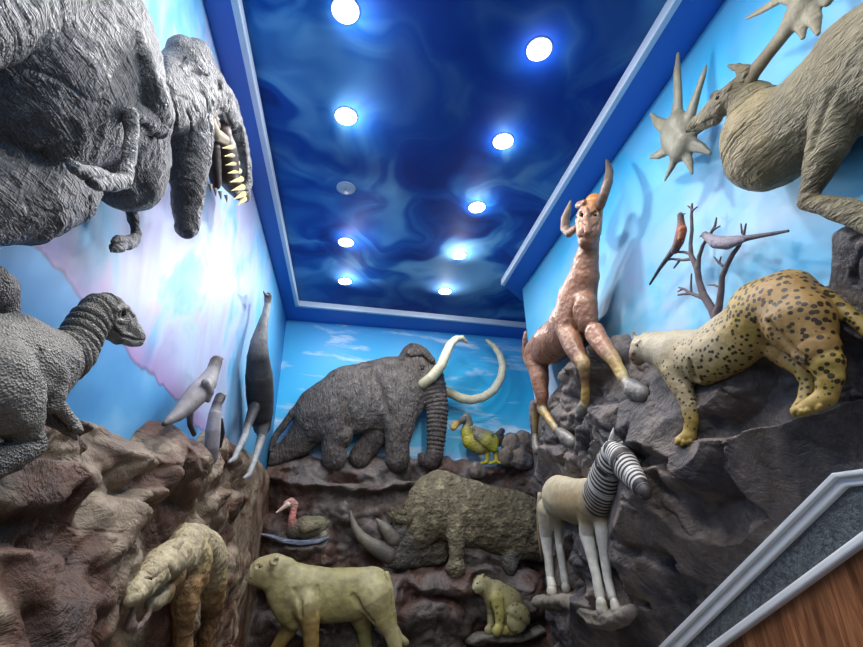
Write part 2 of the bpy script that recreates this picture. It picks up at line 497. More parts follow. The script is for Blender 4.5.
def sky_left():
    t = NT('painted_sky_left'); sep = t.n('SeparateXYZ'); t.lk(t.tc.outputs['Object'], sep.inputs[0]); y, z = sep.outputs[1], sep.outputs[2]
    v = t.map((1, 1.5, 0.9), (math.radians(-38), 0, 0))
    n1 = t.noise(1.6, 5, 0.55, 0.6, v); n2 = t.noise(3.0, 4, 0.5, 0.8, t.map((1, 1.5, 1.0), (math.radians(-30), 0, 0), (3, 7, 1)))
    c = t.ramp(n1, [(0.28, (70, 155, 215)), (0.42, (125, 190, 232)), (0.52, (182, 202, 235)), (0.62, (178, 188, 222)), (0.78, (162, 160, 208))])
    c = t.mix(t.ramp(n2, [(0.55, 0), (0.72, 0.7)]), c, (205, 172, 212))
    # towards the back corner the painting turns to turquoise blue
    far = t.ramp(t.math('MULTIPLY', t.math('ADD', y, t.math('MULTIPLY', n2, 1.5)), 0.16), [(0.62, 0), (0.9, 0.85)])
    c = t.mix(far, c, (70, 178, 232))
    # painted mountain flank: blue below a mauve sloping line
    line = t.math('SUBTRACT', t.math('ADD', z, t.math('MULTIPLY', y, LSL)), LIC)       # z + slope*y - c
    wob = t.math('ADD', line, t.math('MULTIPLY', t.math('SUBTRACT', n2, 0.5), 0.10))
    nb = t.noise(2.2, 4, 0.5, 0.3)
    blue = t.ramp(nb, [(0.3, (60, 135, 205)), (0.6, (95, 170, 225)), (0.75, (130, 190, 235))])
    c = t.mix(t.ramp(t.math('ADD', t.math('MULTIPLY', wob, 2.2), 0.5), [(0.36, 0), (0.5, 0.75), (0.55, 0.75), (0.85, 0)]), c, (160, 130, 190))
    c = t.mix(t.ramp(t.math('ADD', t.math('MULTIPLY', wob, 6), 0.5), [(0.42, 1.0), (0.5, 0.0)]), c, blue)
    c = t.mix(t.ramp(t.math('ADD', t.math('MULTIPLY', wob, 6), 0.5), [(0.40, 0), (0.47, 0.75), (0.56, 0)]), c, (92, 88, 128))
    return t.done(c, 0.45, spec=0.35)
def sky_back():
    t = NT('painted_sky_back'); sep = t.n('SeparateXYZ'); t.lk(t.tc.outputs['Object'], sep.inputs[0]); z = sep.outputs[2]
    w = t.math('ADD', z, t.math('MULTIPLY', t.noise(1.5, 3, 0.5, 0.3), 0.35))
    g = t.math('MULTIPLY', t.math('SUBTRACT', w, 2.3), 1/2.2)
    c = t.ramp(g, [(0.0, (140, 130, 200)), (0.17, (160, 165, 225)), (0.30, (100, 195, 238)), (0.55, (50, 185, 235)), (0.8, (60, 180, 235)), (1.0, (70, 165, 230))])
    st = t.noise(1.3, 6, 0.6, 0.4, t.map((0.8, 1, 4.5), (0, math.radians(6), 0)))
    c = t.mix(t.ramp(st, [(0.52, 0), (0.66, 0.85)]), c, (215, 232, 248))
    return t.done(c, 0.45, spec=0.35)
def sky_right():
    t = NT('painted_sky_right'); sep = t.n('SeparateXYZ'); t.lk(t.tc.outputs['Object'], sep.inputs[0]); z = sep.outputs[2]
    n1 = t.noise(1.3, 5, 0.55, 0.5, t.map((1, 1.0, 1.6), (math.radians(35), 0, 0)))
    c = t.ramp(n1, [(0.3, (66, 160, 205)), (0.43, (112, 180, 214)), (0.55, (155, 192, 218)), (0.7, (188, 196, 220))])
    n2 = t.noise(2.1, 4, 0.5, 0.6, t.map((1, 1, 1.4), (0.3, 0, 0), (5, 2, 9)))
    c = t.mix(t.ramp(n2, [(0.55, 0), (0.7, 0.55)]), c, (176, 178, 212))
    hi = t.ramp(t.math('MULTIPLY', t.math('SUBTRACT', t.math('ADD', z, t.math('MULTIPLY', n1, 0.9)), 3.3), 0.8), [(0.25, 0), (1.0, 0.8)])
    c = t.mix(hi, c, (45, 170, 225))
    return t.done(c, 0.45, spec=0.35)
def ceiling_mat():
    t = NT('ceiling_paint'); v = t.map((1, 1, 1))
    wv = t.n('TexNoise'); wv.inputs['Scale'].default_value = 1.1; wv.inputs['Detail'].default_value = 2; t.lk(v, wv.inputs['Vector'])
    vm = t.n('VectorMath'); vm.operation = 'MULTIPLY_ADD'; t.lk(wv.outputs['Color'], vm.inputs[0]); vm.inputs[1].default_value = (2.2, 2.2, 0); t.lk(v, vm.inputs[2])
    n1 = t.noise(1.0, 3, 0.5, 1.2, vm.outputs[0])
    c = t.ramp(n1, [(0.33, (12, 50, 124)), (0.44, (18, 76, 160)), (0.52, (38, 104, 178)), (0.60, (80, 142, 198)), (0.72, (112, 168, 212))])
    n2 = t.noise(0.7, 2, 0.5, 0.4, t.map((1, 1, 1), (0, 0, 0), (4.2, 1.1, 0)))
    c = t.mix(t.ramp(n2, [(0.45, 0.0), (0.62, 0.8)]), c, (12, 48, 128))
    return t.done(c, 0.7, spec=0.08)

# mountain line on the left wall: z = LIC - LSL*y, from two pixels
_a = WL.hit(60, 272)[0]; _b = WL.hit(222, 452)[0]
LSL = -(_b[2]-_a[2])/(_b[0]-_a[0]); LIC = _a[2]+LSL*_a[0]
M_L, M_B, M_R, M_C = sky_left(), sky_back(), sky_right(), ceiling_mat()
M_BAND = plain('cornice_blue', (30, 95, 190), 0.4)
M_TRIM = plain('moulding_pale_blue', (190, 208, 228), 0.4)
M_WHITE = plain('white_gloss', (225, 228, 230), 0.3)
Y0 = -2.2
yb = lambda x: YB0+SLB*(x-XL)
box('wall_left', (XL-0.15, Y0, ZF), (XL, yb(XL)+0.1, ZC+0.3), M_L)
box('wall_right', (XR, Y0, ZF), (XR+0.15, YR, ZC+0.3), M_R)
prism('wall_back', [(XL, yb(XL)), (3.2, yb(3.2)), (3.2, yb(3.2)+0.15), (XL, yb(XL)+0.15)], 2, ZF, ZC+0.3, M_B)
box('wall_alcove', (3.05, YR-0.3, ZF), (3.2, yb(3.1), ZC+0.3), M_B)
box('wall_return', (XR+0.15, YR-0.15, ZF), (3.2, YR, ZC+0.3), M_B)
box('ceiling', (XL-0.15, Y0, ZC), (3.2, 6.3, ZC+0.1), M_C)
t = NT('floor_tiles'); vf = t.n('TexBrick'); t.lk(t.map((1.6, 1.6, 1)), vf.inputs['Vector'])
vf.inputs['Color1'].default_value = (*lin((120, 112, 105)), 1); vf.inputs['Color2'].default_value = (*lin((132, 124, 116)), 1); vf.inputs['Mortar'].default_value = (*lin((80, 76, 72)), 1)
vf.offset = 0.0; vf.inputs['Brick Width'].default_value = 1.0; vf.inputs['Row Height'].default_value = 1.0; vf.inputs['Mortar Size'].default_value = 0.01
box('floor', (XL-0.15, Y0, ZF-0.1), (3.2, 6.3, ZF), t.done(vf.outputs[0], 0.35))
# cornice bands and their mouldings
XLI, XRI = -0.742, 1.618
YBI = -0.36
yi = lambda x: 5.32+0.087*(x+0.72)
prism('trim_1', [(XL, Y0), (XLI, Y0), (XLI, yi(XLI)), (3.05, yi(3.05)), (3.05, yb(3.05)), (XL, yb(XL))], 2, ZB, ZC+0.01, M_BAND)
prism('trim_2', [(XR, Y0), (XR, YR), (XR+0.3, YR), (XR+0.3, 4.95), (XR+0.12, 4.86), (XRI, 4.49), (XRI, Y0)], 2, ZB, ZC+0.01, M_BAND)
tw = 0.042
prism('trim_3', [(XLI, Y0), (XLI+tw, Y0), (XLI+tw, yi(XLI)-tw), (XLI, yi(XLI))], 2, ZB-0.012, ZC, M_TRIM, bevel=0.006)
prism('trim_4', [(XLI+tw, yi(XLI)-tw), (XLI, yi(XLI)), (3.05, yi(3.05)), (3.05, yi(3.05)-tw)], 2, ZB-0.012, ZC, M_TRIM, bevel=0.006)
prism('trim_5', [(XRI, Y0), (XRI-tw, Y0), (XRI-tw, 4.47), (XRI, 4.49)], 2, ZB-0.012, ZC, M_TRIM, bevel=0.006)

# stair dado on the right wall: sloping mouldings, dark band, wood panelling
def wall_r(x, y, d): q, _ = WR.hit(x, y, d); return q[0], q[2]
DT = 0.10
a0 = wall_r(660, 647, DT); a1 = wall_r(835, 473, DT); a2 = wall_r(863, 472, DT)
b0 = wall_r(682, 647, DT); b1 = wall_r(845, 487, DT); b2 = wall_r(863, 486, DT)
c0 = wall_r(706, 647, DT); c1 = wall_r(863, 531, DT)
d0 = wall_r(722, 647, DT); d1 = wall_r(863, 545, DT)
def ext(p, q, y):      # extend line p-q to depth y
    s = (q[1]-p[1])/(q[0]-p[0]); return (y, p[1]+s*(y-p[0]))
YE = 4.5
A = [ext(a0, a1, YE), a1, (Y0, a1[1])]; B = [ext(b0, b1, YE), b1, (Y0, b1[1])]
Cc = [ext(c0, c1, YE), ext(c0, c1, 1.5), (Y0, ext(c0, c1, 1.5)[1])]
Dd = [ext(d0, d1, YE), ext(d0, d1, 1.5), (Y0, ext(d0, d1, 1.5)[1])]
def strip(name, T, Bm, x0, x1, mat, bevel=0.0): return prism(name, T+Bm[::-1], 0, x0, x1, mat, bevel=bevel)
def shift(L, dz): return [(p[0], p[1]+dz) for p in L]
strip('trim_6', A, B, XR-DT, XR, M_WHITE, 0.008)
mid = [((p[0]+q[0])/2, (p[1]*0.62+q[1]*0.38)) for p, q in zip(A, B)]
strip('trim_7', A, mid, XR-DT-0.018, XR-DT+0.01, M_WHITE, 0.007)
t = NT('charcoal_textured_band'); nb = t.noise(55, 4, 0.7)
cb = t.ramp(nb, [(0.3, (38, 42, 46)), (0.7, (112, 118, 122))])
strip('trim_8', B, Cc, XR-DT+0.02, XR, t.done(cb, 0.35, t.bump(nb, 0.8, 0.01), 0.6))
strip('trim_9', Cc, Dd, XR-DT-0.01, XR, M_WHITE, 0.01)
t = NT('wood_planks'); sep = t.n('SeparateXYZ'); t.lk(t.tc.outputs['Object'], sep.inputs[0])
pl = t.math('FLOOR', t.math('MULTIPLY', sep.outputs[1], 1/0.125)); wn = t.n('TexWhiteNoise'); wn.noise_dimensions = '1D'; t.lk(pl, wn.inputs['W'])
fr = t.math('FRACT', t.math('MULTIPLY', sep.outputs[1], 1/0.125))
gr = t.noise(3.0, 6, 0.6, 1.5, t.map((1, 9, 0.9)))
cw = t.ramp(gr, [(0.3, (92, 56, 36)), (0.5, (136, 88, 58)), (0.7, (172, 118, 80))])
cw = t.mix(1.0, cw, t.ramp(wn.outputs[0], [(0, 0.65), (1, 1.15)]), 'MULTIPLY')
cw = t.mix(t.ramp(t.math('ABSOLUTE', t.math('SUBTRACT', fr, 0.5)), [(0.485, 0), (0.495, 0.7)]), cw, (60, 34, 22))

strip('wall_right_wood_panelling', Dd, [(p[0], ZF) for p in Dd], XR-DT+0.02, XR, t.done(cw, 0.35))

# recessed ceiling downlights
M_LENS = NT('downlight_lens'); M_LENS.b.inputs['Emission Color'].default_value = (1, 0.97, 0.93, 1); M_LENS.b.inputs['Emission Strength'].default_value = 9.0; M_LENS = M_LENS.done((250, 248, 245), 0.4)
M_OFF = plain('downlight_lens_off', (150, 175, 205), 0.4)
def disc_mesh(name, rs, zs, mat, parent, n=32):
    V = []; F = []
    for r, z in zip(rs, zs):
        for j in range(n): V.append((r*math.cos(2*math.pi*j/n), r*math.sin(2*math.pi*j/n), z))
    for i in range(len(rs)-1):
        for j in range(n): F.append((i*n+j, (i+1)*n+j, (i+1)*n+(j+1) % n, i*n+(j+1) % n))
    if rs[-1] < 0.012: F.append(tuple((len(rs)-1)*n+j for j in range(n)))
    me = bpy.data.meshes.new(name); me.from_pydata(V, [], F); me.materials.append(mat)
    for p in me.polygons: p.use_smooth = True
    o = bpy.data.objects.new(name, me); scene.collection.objects.link(o); o.parent = parent; return o
DL = [(345.5, 10, 'brightest large round white downlight at the top left of the blue ceiling, nearest the viewer'),
      (539, 49, 'round white downlight at the upper right of the ceiling, nearest in its row'),
      (346, 116, 'lit round downlight in the left row, between the nearest light and the unlit one'),
      (503, 141, 'lit round downlight, second from the viewer in the right row'),
      (346, 188, 'unlit pale round downlight in the left row of the ceiling'),
      (477, 207, 'lit round downlight, third from the viewer in the right row'),
      (346, 242, 'lit round downlight just beyond the unlit one in the left row'),
      (459, 255, 'lit round downlight, second from the far end of the right row'),
      (345, 281, 'lit round downlight at the far end of the left row, above the mammoth'),
      (445, 291, 'lit round downlight at the far end of the right row, above the tusks')]
LP = LPW
for i, (x, y, lb) in enumerate(DL):
    r = ray(x, y); P = CAM + r*((ZC-CAM[2])/r[2]); off = lb.startswith('unlit')
    th = thing('ceiling_downlight', (P[0], P[1], ZC), lb, 'ceiling light', 'ceiling downlights')
    disc_mesh('bezel', [0.078, 0.077, 0.070, 0.066], [0.0, -0.006, -0.009, -0.004], M_WHITE if not off else M_OFF, th)
    disc_mesh('lens', [0.066, 0.060, 0.045, 0.02, 0.008], [-0.004, -0.010, -0.016, -0.020, -0.0205], M_OFF if off else M_LENS, th)
    if off: continue
    l = bpy.data.lights.new('downlight_lamp', 'AREA'); l.shape = 'DISK'; l.size = 0.12; l.energy = LP; l.color = (1.0, 0.97, 0.94)
    lo = bpy.data.objects.new('downlight_lamp', l); scene.collection.objects.link(lo); lo.location = (0, 0, -0.03); lo.parent = th
    l = bpy.data.lights.new('downlight_glow', 'POINT'); l.shadow_soft_size = 0.05; l.energy = 2.4; l.color = (1.0, 0.96, 0.93)
    lo = bpy.data.objects.new('downlight_glow', l); scene.collection.objects.link(lo); lo.location = (0, 0, -0.075); lo.parent = th
# ------------------------------------------------------------------ animals on the back wall
G_ = 'painted animal reliefs on the walls'
M_EYE = plain('eye_black', (18, 16, 14), 0.12)
M_IVORY = hide('ivory', (0.85, 1.1), 14, [('noise', 30, 0.25, 0.006, (1, 1, 1))], 0.4)
def fur_disp(amp, sc, seed=1, stretch=(1, 1, 0.35), tagw=False):
    def f(V, tg, al): return amp*ridged(V*sc*np.array(stretch), 3, seed)
    return f
def base_of(wall, x, y, d=0.1): return wall.world(wall.hit(x, y, d)[0][None])[0]

def mammoth():
    th = thing('mammoth', base_of(WB, 370, 468), 'big dark grey mammoth with curved ivory tusks, on the far wall', 'mammoth')
    m = hide('mammoth_hide', (0.55, 1.3), 9, [('fur', 30, 1.0, 0.045, (1, 1, 0.3)), ('ridge', 12, .8, .05, (1, 1, .5))], 0.55, 0.35)
    s = Sculpt(WB, res=0.62, k=7, d=0.20, sq=0.5)
    g = (112, 104, 100); g2 = (128, 122, 118); g3 = (96, 88, 84)
    s.chain([(325, 413, .2, 29, g), (352, 399, .22, 34, g2), (392, 392, .24, 36, g2)], k=10)
    s.chain([(400, 388, .28, 26, g2), (416, 372, .28, 22, g), (415, 358, .27, 15, g)], k=6)
    s.chain([(416, 372, .3, 20, g), (427, 378, .33, 17, g)], k=6)
    s.chain([(411, 353, .42, 3.5, g), (424, 351, .43, 3.5, g3), (432, 360, .43, 3, g3)], k=2)
    s.chain([(401, 362, .34, 5, g), (404, 374, .36, 8, g3), (407, 388, .36, 4, g3)], k=1.5, sq=.45)   # ear
    s.chain([(433, 384, .34, 12.5, g), (437.5, 408, .34, 10.6, g), (436.5, 434, .34, 9.2, g3), (434.5, 455, .33, 7.6, g3)], ring=(4.2, 0.75), k=3, tagv=1, sq=.8)
    s.chain([(434, 455, .33, 7.5, g3), (431, 464, .33, 6, (70, 58, 56)), (424, 462, .34, 4.5, (70, 55, 55)), (421, 456, .34, 3.2, (85, 70, 66))], k=3, sq=.8)
    # near fore leg, far fore leg, near hind leg, far hind leg, tail
    s.chain([(397, 405, .31, 20, g2), (399, 425, .31, 15, g), (398, 443, .31, 11.5, g3), (398, 459, .31, 12, g3)], k=5, sq=.6)
    s.chain([(386, 420, .17, 15, g), (371, 442, .15, 11, g3), (364, 451, .15, 10, g3), (360, 457, .15, 10, g3)], k=4, sq=.6)
    s.chain([(334, 415, .29, 20, g), (337, 435, .29, 14.5, g), (333, 446, .29, 11, g3), (334, 458, .29, 11.5, g3)], k=5, sq=.6)
    s.chain([(314, 424, .16, 19, g), (299, 442, .14, 13.5, g3), (285, 451, .14, 10, g3), (273, 457, .14, 7.5, g3)], k=4, sq=.6)
    s.chain([(299, 404, .22, 3.5, g3), (288, 420, .2, 2.8, g3), (277, 434, .2, 2.5, g3), (270, 447, .2, 2.2, g3), (266, 458, .2, 1.4, g3)], k=1.5, sq=1)
    s.chain([(440, 392, .42, 4, g3), (441, 399, .42, 2.5, g3)], k=3)
    s.chain([(423, 368, .47, 2.6, g)], k=1, cut=True)
    s.chain([(372, 372, .42, 3.5), (380, 392, .44, 4), (388, 415, .44, 3)], k=7, cut=True)
    s.chain([(345, 400, .40, 2), (349, 425, .40, 4)], k=7, cut=True)
    dm = fur_disp(0.016, 9, 3, (1, 1, 0.45))
    s.build('body', m, th, disp=lambda V, tg, al: dm(V, tg, al)*(1-0.8*np.clip(tg, 0, 1)))
    ball_part('eye', WB, 422.5, 368.5, s, 1.7, M_EYE, th)
    iv = [(176, 170, 140), (205, 200, 172), (214, 210, 185)]
    t = Sculpt(WB, res=0.5, k=1, d=.4, sq=1, pig=.85)
    t.chain([(423, 384, .42, 5.2, iv[0]), (432, 377, .50, 5.2, iv[1]), (441, 366, .56, 5, iv[1]), (446, 354, .58, 4.7, iv[2]), (450, 345, .58, 4.2, iv[2]), (456, 339, .56, 3.5, iv[2]), (462, 338, .54, 2.8, iv[1]), (467, 342, .52, 1.4, iv[0])], (200, 195, 165), k=0.8)
    t.build('tusk', M_IVORY, th)
    t = Sculpt(WB, res=0.5, k=1, d=.2, sq=1, pig=.85)
    t.chain([(440, 388, .26, 4.5, iv[0]), (450, 393, .26, 4.6, iv[0]), (460, 398, .25, 4.6, iv[1]), (471, 400, .25, 4.5, iv[1]), (483, 397.5, .25, 4.4, iv[1]), (494, 390, .25, 4.2, iv[2]), (501, 378, .25, 4, iv[2]), (503, 366, .25, 3.8, iv[2]), (500, 355, .25, 3.3, iv[2]), (494, 346, .25, 2.8, iv[1]), (487, 340.5, .25, 1.6, iv[1])], (200, 195, 165), k=0.8)
    t.build('tusk', M_IVORY, th)
mammoth()

def rhino():
    th = thing('woolly_rhinoceros', base_of(WB, 456, 568), 'shaggy grey-brown rhinoceros with two horns, head lowered to the left, under the mammoth', 'rhinoceros')
    m = hide('rhino_wool', (0.5, 1.4), 9, [('ridge', 9, 0.9, 0.06, None), ('noise', 24, 1.0, 0.05, None)], 0.75, 0.25)
    s = Sculpt(WB, res=0.62, k=6, d=.3, sq=.5, pig=1.3)
    a, b, c = (132, 124, 102), (112, 104, 84), (106, 103, 98)
    s.chain([(440, 502, .36, 28, a), (462, 511, .36, 29, a), (487, 516, .36, 28, b), (515, 524, .34, 29, b), (538, 530, .32, 26, b)], k=8)
    s.chain([(430, 512, .4, 25, a), (418, 524, .42, 20, b), (404, 538, .42, 14, c), (394, 548, .42, 11, c), (389, 559, .42, 7.5, c)], k=6)
    s.chain([(400, 556, .42, 9, c), (420, 556, .38, 9, (80, 74, 66)), (438, 553, .36, 9, (80, 74, 66))], k=6)
    s.chain([(455.5, 524, .47, 10, a), (456, 536, .48, 7.8, a), (456, 548, .48, 6.3, a), (455.5, 562, .48, 6, b)], k=2.5, sq=.8)
    s.chain([(455.5, 568, .48, 7.6, a)], k=1, sq=.8)
    s.chain([(515, 545, .36, 10, b), (511, 556, .38, 7, c), (509, 566, .38, 6.5, c)], k=3, sq=.8)
    s.chain([(407, 520, .5, 3.4, b), (399, 519, .5, 3.4, b), (393.5, 515, .5, 2.4, b)], k=1, sq=.8)
    s.chain([(403, 513, .5, 2.6, b), (396, 513, .5, 2.4, b), (392, 510, .5, 1.4, b)], k=1, sq=.8)
    s.chain([(412, 520, .62, 1.6), (404, 536, .62, 1.4), (396, 550, .62, 1.3)], k=2, cut=True)
    def dsp(V, tg, al):
        return 0.02*facet(V[:, 0]+0.05*vnoise(V*9, 4), V[:, 2]+0.05*vnoise(V*9, 8), 0.15, 5, 0.4)/0.15 + 0.022*ridged(V*7, 4, 8)
    s.build('body', m, th, disp=lambda V, tg, al: dsp(V, tg, al)*np.clip((V[:, 2]-1.17+0.0*al)*6, 0.15, 1))
    hm = hide('horn', (0.75, 1.15), 14, [('fur', 40, 0.5, 0.008, (0.5, 0.5, 1.5))], 0.5)
    h1 = Sculpt(WB, res=.5, k=1, d=.44, sq=.9); hc = (118, 114, 108)
    h1.chain([(388, 554, .44, 8.5, hc), (379, 549, .46, 7.6, hc), (369, 543.5, .47, 6, (136, 130, 118)), (361, 536.5, .46, 4.8, (145, 138, 122)), (355.5, 528, .45, 3.6, (145, 138, 122)), (352, 519, .43, 2.6, (130, 122, 108)), (350.5, 511, .42, 1.1, (120, 112, 100))], k=.8)
    h1.build('horn', hm, th)
    h2 = Sculpt(WB, res=.5, k=1, d=.46, sq=.9)
    h2.chain([(393, 539, .46, 7.5, hc), (387, 531, .48, 5.6, (136, 130, 118)), (381, 524.5, .48, 3.6, (140, 134, 120)), (376.5, 519.5, .47, 1.4, (130, 122, 108))], k=.8)
    h2.build('horn', hm, th)
    ball_part('eye', WB, 398.5, 540.5, s, 1.2, M_EYE, th)
rhino()

def lion():
    th = thing('lion', base_of(WB, 320, 655), 'sandy yellow maneless lion striding left at the bottom, below the rhinoceros', 'lion')
    m = hide('lion_coat', (0.8, 1.15), 7, [('noise', 14, 0.3, 0.01, None)], 0.5, 0.45)
    s = Sculpt(WB, res=.6, k=5, d=.42, sq=.6, dd=.26, pig=.74)
    a, b, c, o = (190, 182, 134), (172, 164, 110), (200, 190, 148), (160, 138, 82)
    s.chain([(302, 590, .44, 21, a), (328, 595, .44, 22.5, b), (352, 594, .44, 22, b), (371, 589, .44, 19, a)], k=8)
    s.chain([(282, 577, .48, 17, a), (293, 588, .48, 20, a)], k=6)
    s.chain([(281, 592, .48, 13, a), (288, 610, .48, 12, (158, 150, 98)), (294, 619, .46, 9, b)], k=5)
    s.chain([(274, 568, .52, 12.5, c), (262, 569.5, .52, 10.5, c), (252, 573, .52, 7.4, c), (249, 577, .52, 5.2, c)], k=4, sq=.7)
    s.chain([(257, 579, .52, 6, b), (266, 580, .52, 8, b)], k=4, sq=.7)
    s.chain([(273, 562, .66, 3.6, c), (276, 558.5, .66, 3, c)], k=1.2, sq=.7)
    s.chain([(275.5, 561.5, .72, 1.8)], k=.8, cut=True, sq=.7)
    s.chain([(257, 566, .66, 1.6), (260.5, 567, .66, 1.3)], k=1.2, cut=True)
    s.chain([(244, 576.5, .52, 1.2), (250, 579, .6, 1)], k=.6, cut=True)
    s.chain([(306, 605, .54, 13, a), (310, 620, .55, 9, o), (311, 634, .55, 7, (168, 140, 80)), (311.5, 650, .55, 6.6, (160, 132, 74)), (309, 662, .55, 7.5, b)], k=4, sq=.8)
    s.chain([(294, 618, .38, 9, b), (286, 634, .36, 7, o), (277, 647, .36, 5.5, o), (271, 658, .36, 6, b)], k=3, sq=.8)
    s.chain([(375, 598, .52, 17, a), (383, 616, .52, 11, b), (391, 632, .52, 7.4, a), (396, 648, .52, 6.2, a), (396, 661, .52, 7, a)], k=4, sq=.7)
    s.chain([(360, 612, .36, 11, b), (364, 630, .34, 7, (140, 138, 84)), (366, 646, .34, 5.6, (140, 138, 84)), (365, 660, .34, 6, b)], k=3, sq=.8)
    s.chain([(387, 574, .5, 2.6, a), (391, 590, .52, 2.4, a), (393, 608, .52, 2.3, a), (395.5, 626, .5, 2.3, a), (400, 636, .5, 2.6, a), (406, 643, .5, 3, (150, 142, 108))], k=1, sq=1)
    s.chain([(353, 596, .74, 2.2), (361, 608, .74, 2.6), (372, 621, .72, 2)], k=4, cut=True)
    s.chain([(294, 590, .78, 1.5), (300, 603, .78, 2), (301, 616, .76, 1.5)], k=4, cut=True)
    s.chain([(317, 587, .76, 1.2), (318, 600, .76, 1.8), (318, 612, .74, 1.5)], k=4, cut=True)
    s.build('body', m, th, disp=lambda V, tg, al: 0.005*fbm(V*14, 3, 2))
    ball_part('eye', WB, 260, 566.8, s, 1.0, M_EYE, th)
    ball_part('nose', WB, 246.2, 572.5, s, 2.0, plain('nose_dark', (60, 50, 48), .5), th)
lion()

def bobcat():
    th = thing('seated_wild_cat', base_of(WB, 500, 634), 'small spotted olive-yellow cat sitting upright on a little ledge, below the rhinoceros', 'wild cat')
    def sp(t, c):
        v = t.voro(17, 'F1', t.map((1, 1, 1)))
        k = t.math('MULTIPLY', t.ramp(v, [(0.22, 0.85), (0.32, 0.0)]), t.ramp(t.noise(5, 2), [(0.4, 0.4), (0.6, 1)]))
        return t.mix(k, c, (58, 54, 34))
    m = hide('cat_coat', (0.75, 1.2), 12, [('noise', 40, 0.3, 0.01, None)], 0.5, 0.4, sp)
    s = Sculpt(WB, res=.45, k=2.5, d=.5, sq=.7, pig=.8)
    a, b, y = (160, 154, 114), (136, 130, 92), (172, 166, 96)
    s.chain([(480, 584, .52, 7.6, a), (478, 587, .54, 5.8, (176, 170, 130))], k=2)
    s.chain([(475.5, 588, .56, 3.4, (190, 184, 150)), (476.5, 590.5, .56, 2.6, (160, 154, 118))], k=1)
    s.chain([(482, 576.5, .54, 2, a), (483.5, 574.6, .54, 1.1, b)], k=.7)
    s.chain([(487, 588, .5, 9, a), (496, 595, .5, 12.5, a), (508, 605, .5, 15, b), (514, 617, .5, 14, b)], k=5)
    s.chain([(518, 618, .62, 12, b), (517, 621, .62, 10, a)], k=1, sq=.45)
    s.chain([(497, 600, .58, 7, y), (499.5, 613, .6, 4.8, y), (499.5, 626, .6, 4, y), (496.5, 631, .62, 4.6, y)], k=1.5)
    s.chain([(490, 600, .5, 5.5, b), (491, 614, .48, 3.8, b), (491, 626, .5, 3.6, b), (488.5, 630.5, .52, 4, a)], k=1.5)
    s.chain([(503, 630, .58, 4, y), (514, 631, .58, 4, b)], k=2)
    s.build('body', m, th)
    ball_part('eye', WB, 477.3, 583.3, s, .8, M_EYE, th)
    r = Sculpt(WB, res=.6, k=2, d=.5, sq=2.4)
    gc = (150, 146, 134)
    r.chain([(470, 641, .4, 3, gc), (480, 637, .45, 3.6, gc), (498, 637, .48, 3.8, gc), (518, 637, .48, 3.6, gc), (532, 634, .46, 3, gc), (540, 630, .4, 3.2, gc)], k=1.5, carve=False)
    o = r.build('rock_ledge', M_ROCKLEDGE, None, disp=lambda V, tg, al: 0.012*ridged(V*9, 3, 4))
    tag(o, 'thin grey rock shelf carrying the seated spotted cat', 'rock ledge')
tr = NT('ledge_rock'); hr = tr.noise(7, 8, 0.65)
M_ROCKLEDGE = tr.done(tr.mix(1.0, tr.attr('Col', 'Color'), tr.ramp(hr, [(0.3, 0.55), (0.7, 1.15)]), 'MULTIPLY'), 0.7, tr.bump(hr, 0.8, 0.03), 0.3)
bobcat()

def pelican():
    th = thing('swimming_bird', base_of(WB, 303, 541), 'dark long-billed water bird with a pink neck, swimming on a small pool in the rock', 'bird')
    m = hide('bird_plumage', (0.7, 1.25), 14, [('cell', 34, 0.5, 0.015, (1, 1, 1.6))], 0.6, 0.3)
    s = Sculpt(WB, res=.4, k=2.2, d=.36, sq=.7, pig=.8)
    a, p = (112, 108, 88), (198, 128, 122)
    s.chain([(295, 530, .37, 8, (88, 82, 74)), (306, 527.5, .37, 10.4, a), (318, 525.5, .37, 8.6, a), (326, 524, .36, 3, a), (329, 522, .36, 1.2, a)], k=3)
    s.chain([(323, 535, .38, 4.4, (150, 146, 132))], k=1)
    s.chain([(292, 526, .38, 4.4, (120, 80, 76)), (292, 518, .38, 3.4, p), (293.5, 511, .38, 3, p), (294.5, 504.5, .38, 3.6, (205, 150, 142))], k=1.4)
    s.chain([(291, 502.5, .39, 4.4, (208, 160, 152)), (286.5, 503.5, .4, 3, (205, 160, 150))], k=1.2)
    s.chain([(305, 527, .47, 5.4, (128, 118, 96)), (318, 524, .46, 4, (128, 122, 98))], k=.8, sq=.5)
    s.build('body', m, th)
    t = Sculpt(WB, res=.35, k=.6, d=.4, sq=.9); t.chain([(287.5, 504.5, .42, 2.6), (282, 508.5, .42, 1.7), (276.5, 512.5, .42, .8)], (222, 196, 186))
    t.build('bill', plain('bill_pink', (222, 196, 184), .4), th, lab='pale pink pointed bill')
    ball_part('eye', WB, 289.5, 502.3, s, .7, M_EYE, th)
    r = Sculpt(WB, res=.5, k=1.5, d=.4, sq=2.5); w = (150, 160, 182)
    r.chain([(262, 534.5, .36, 1.3, w), (272, 537, .38, 2.2, w), (284, 541.5, .40, 2.6, w), (300, 543, .42, 2.6, (120, 138, 170)), (318, 541.5, .42, 2.4, w), (328, 538, .38, 1.6, w)], carve=False)
    tw_ = NT('painted_water'); h = tw_.noise(20, 3, 0.5, 1.0, tw_.map((1, 1, 4)))
    o = r.build('rippled_water', tw_.done(tw_.mix(1.0, tw_.attr('Col', 'Color'), tw_.ramp(h, [(0.35, 0.5), (0.65, 1.2)]), 'MULTIPLY'), 0.15, tw_.bump(h, 0.5, 0.01)), None)
    tag(o, 'narrow rippled strip of blue-white painted water under the swimming bird', 'water')
pelican()

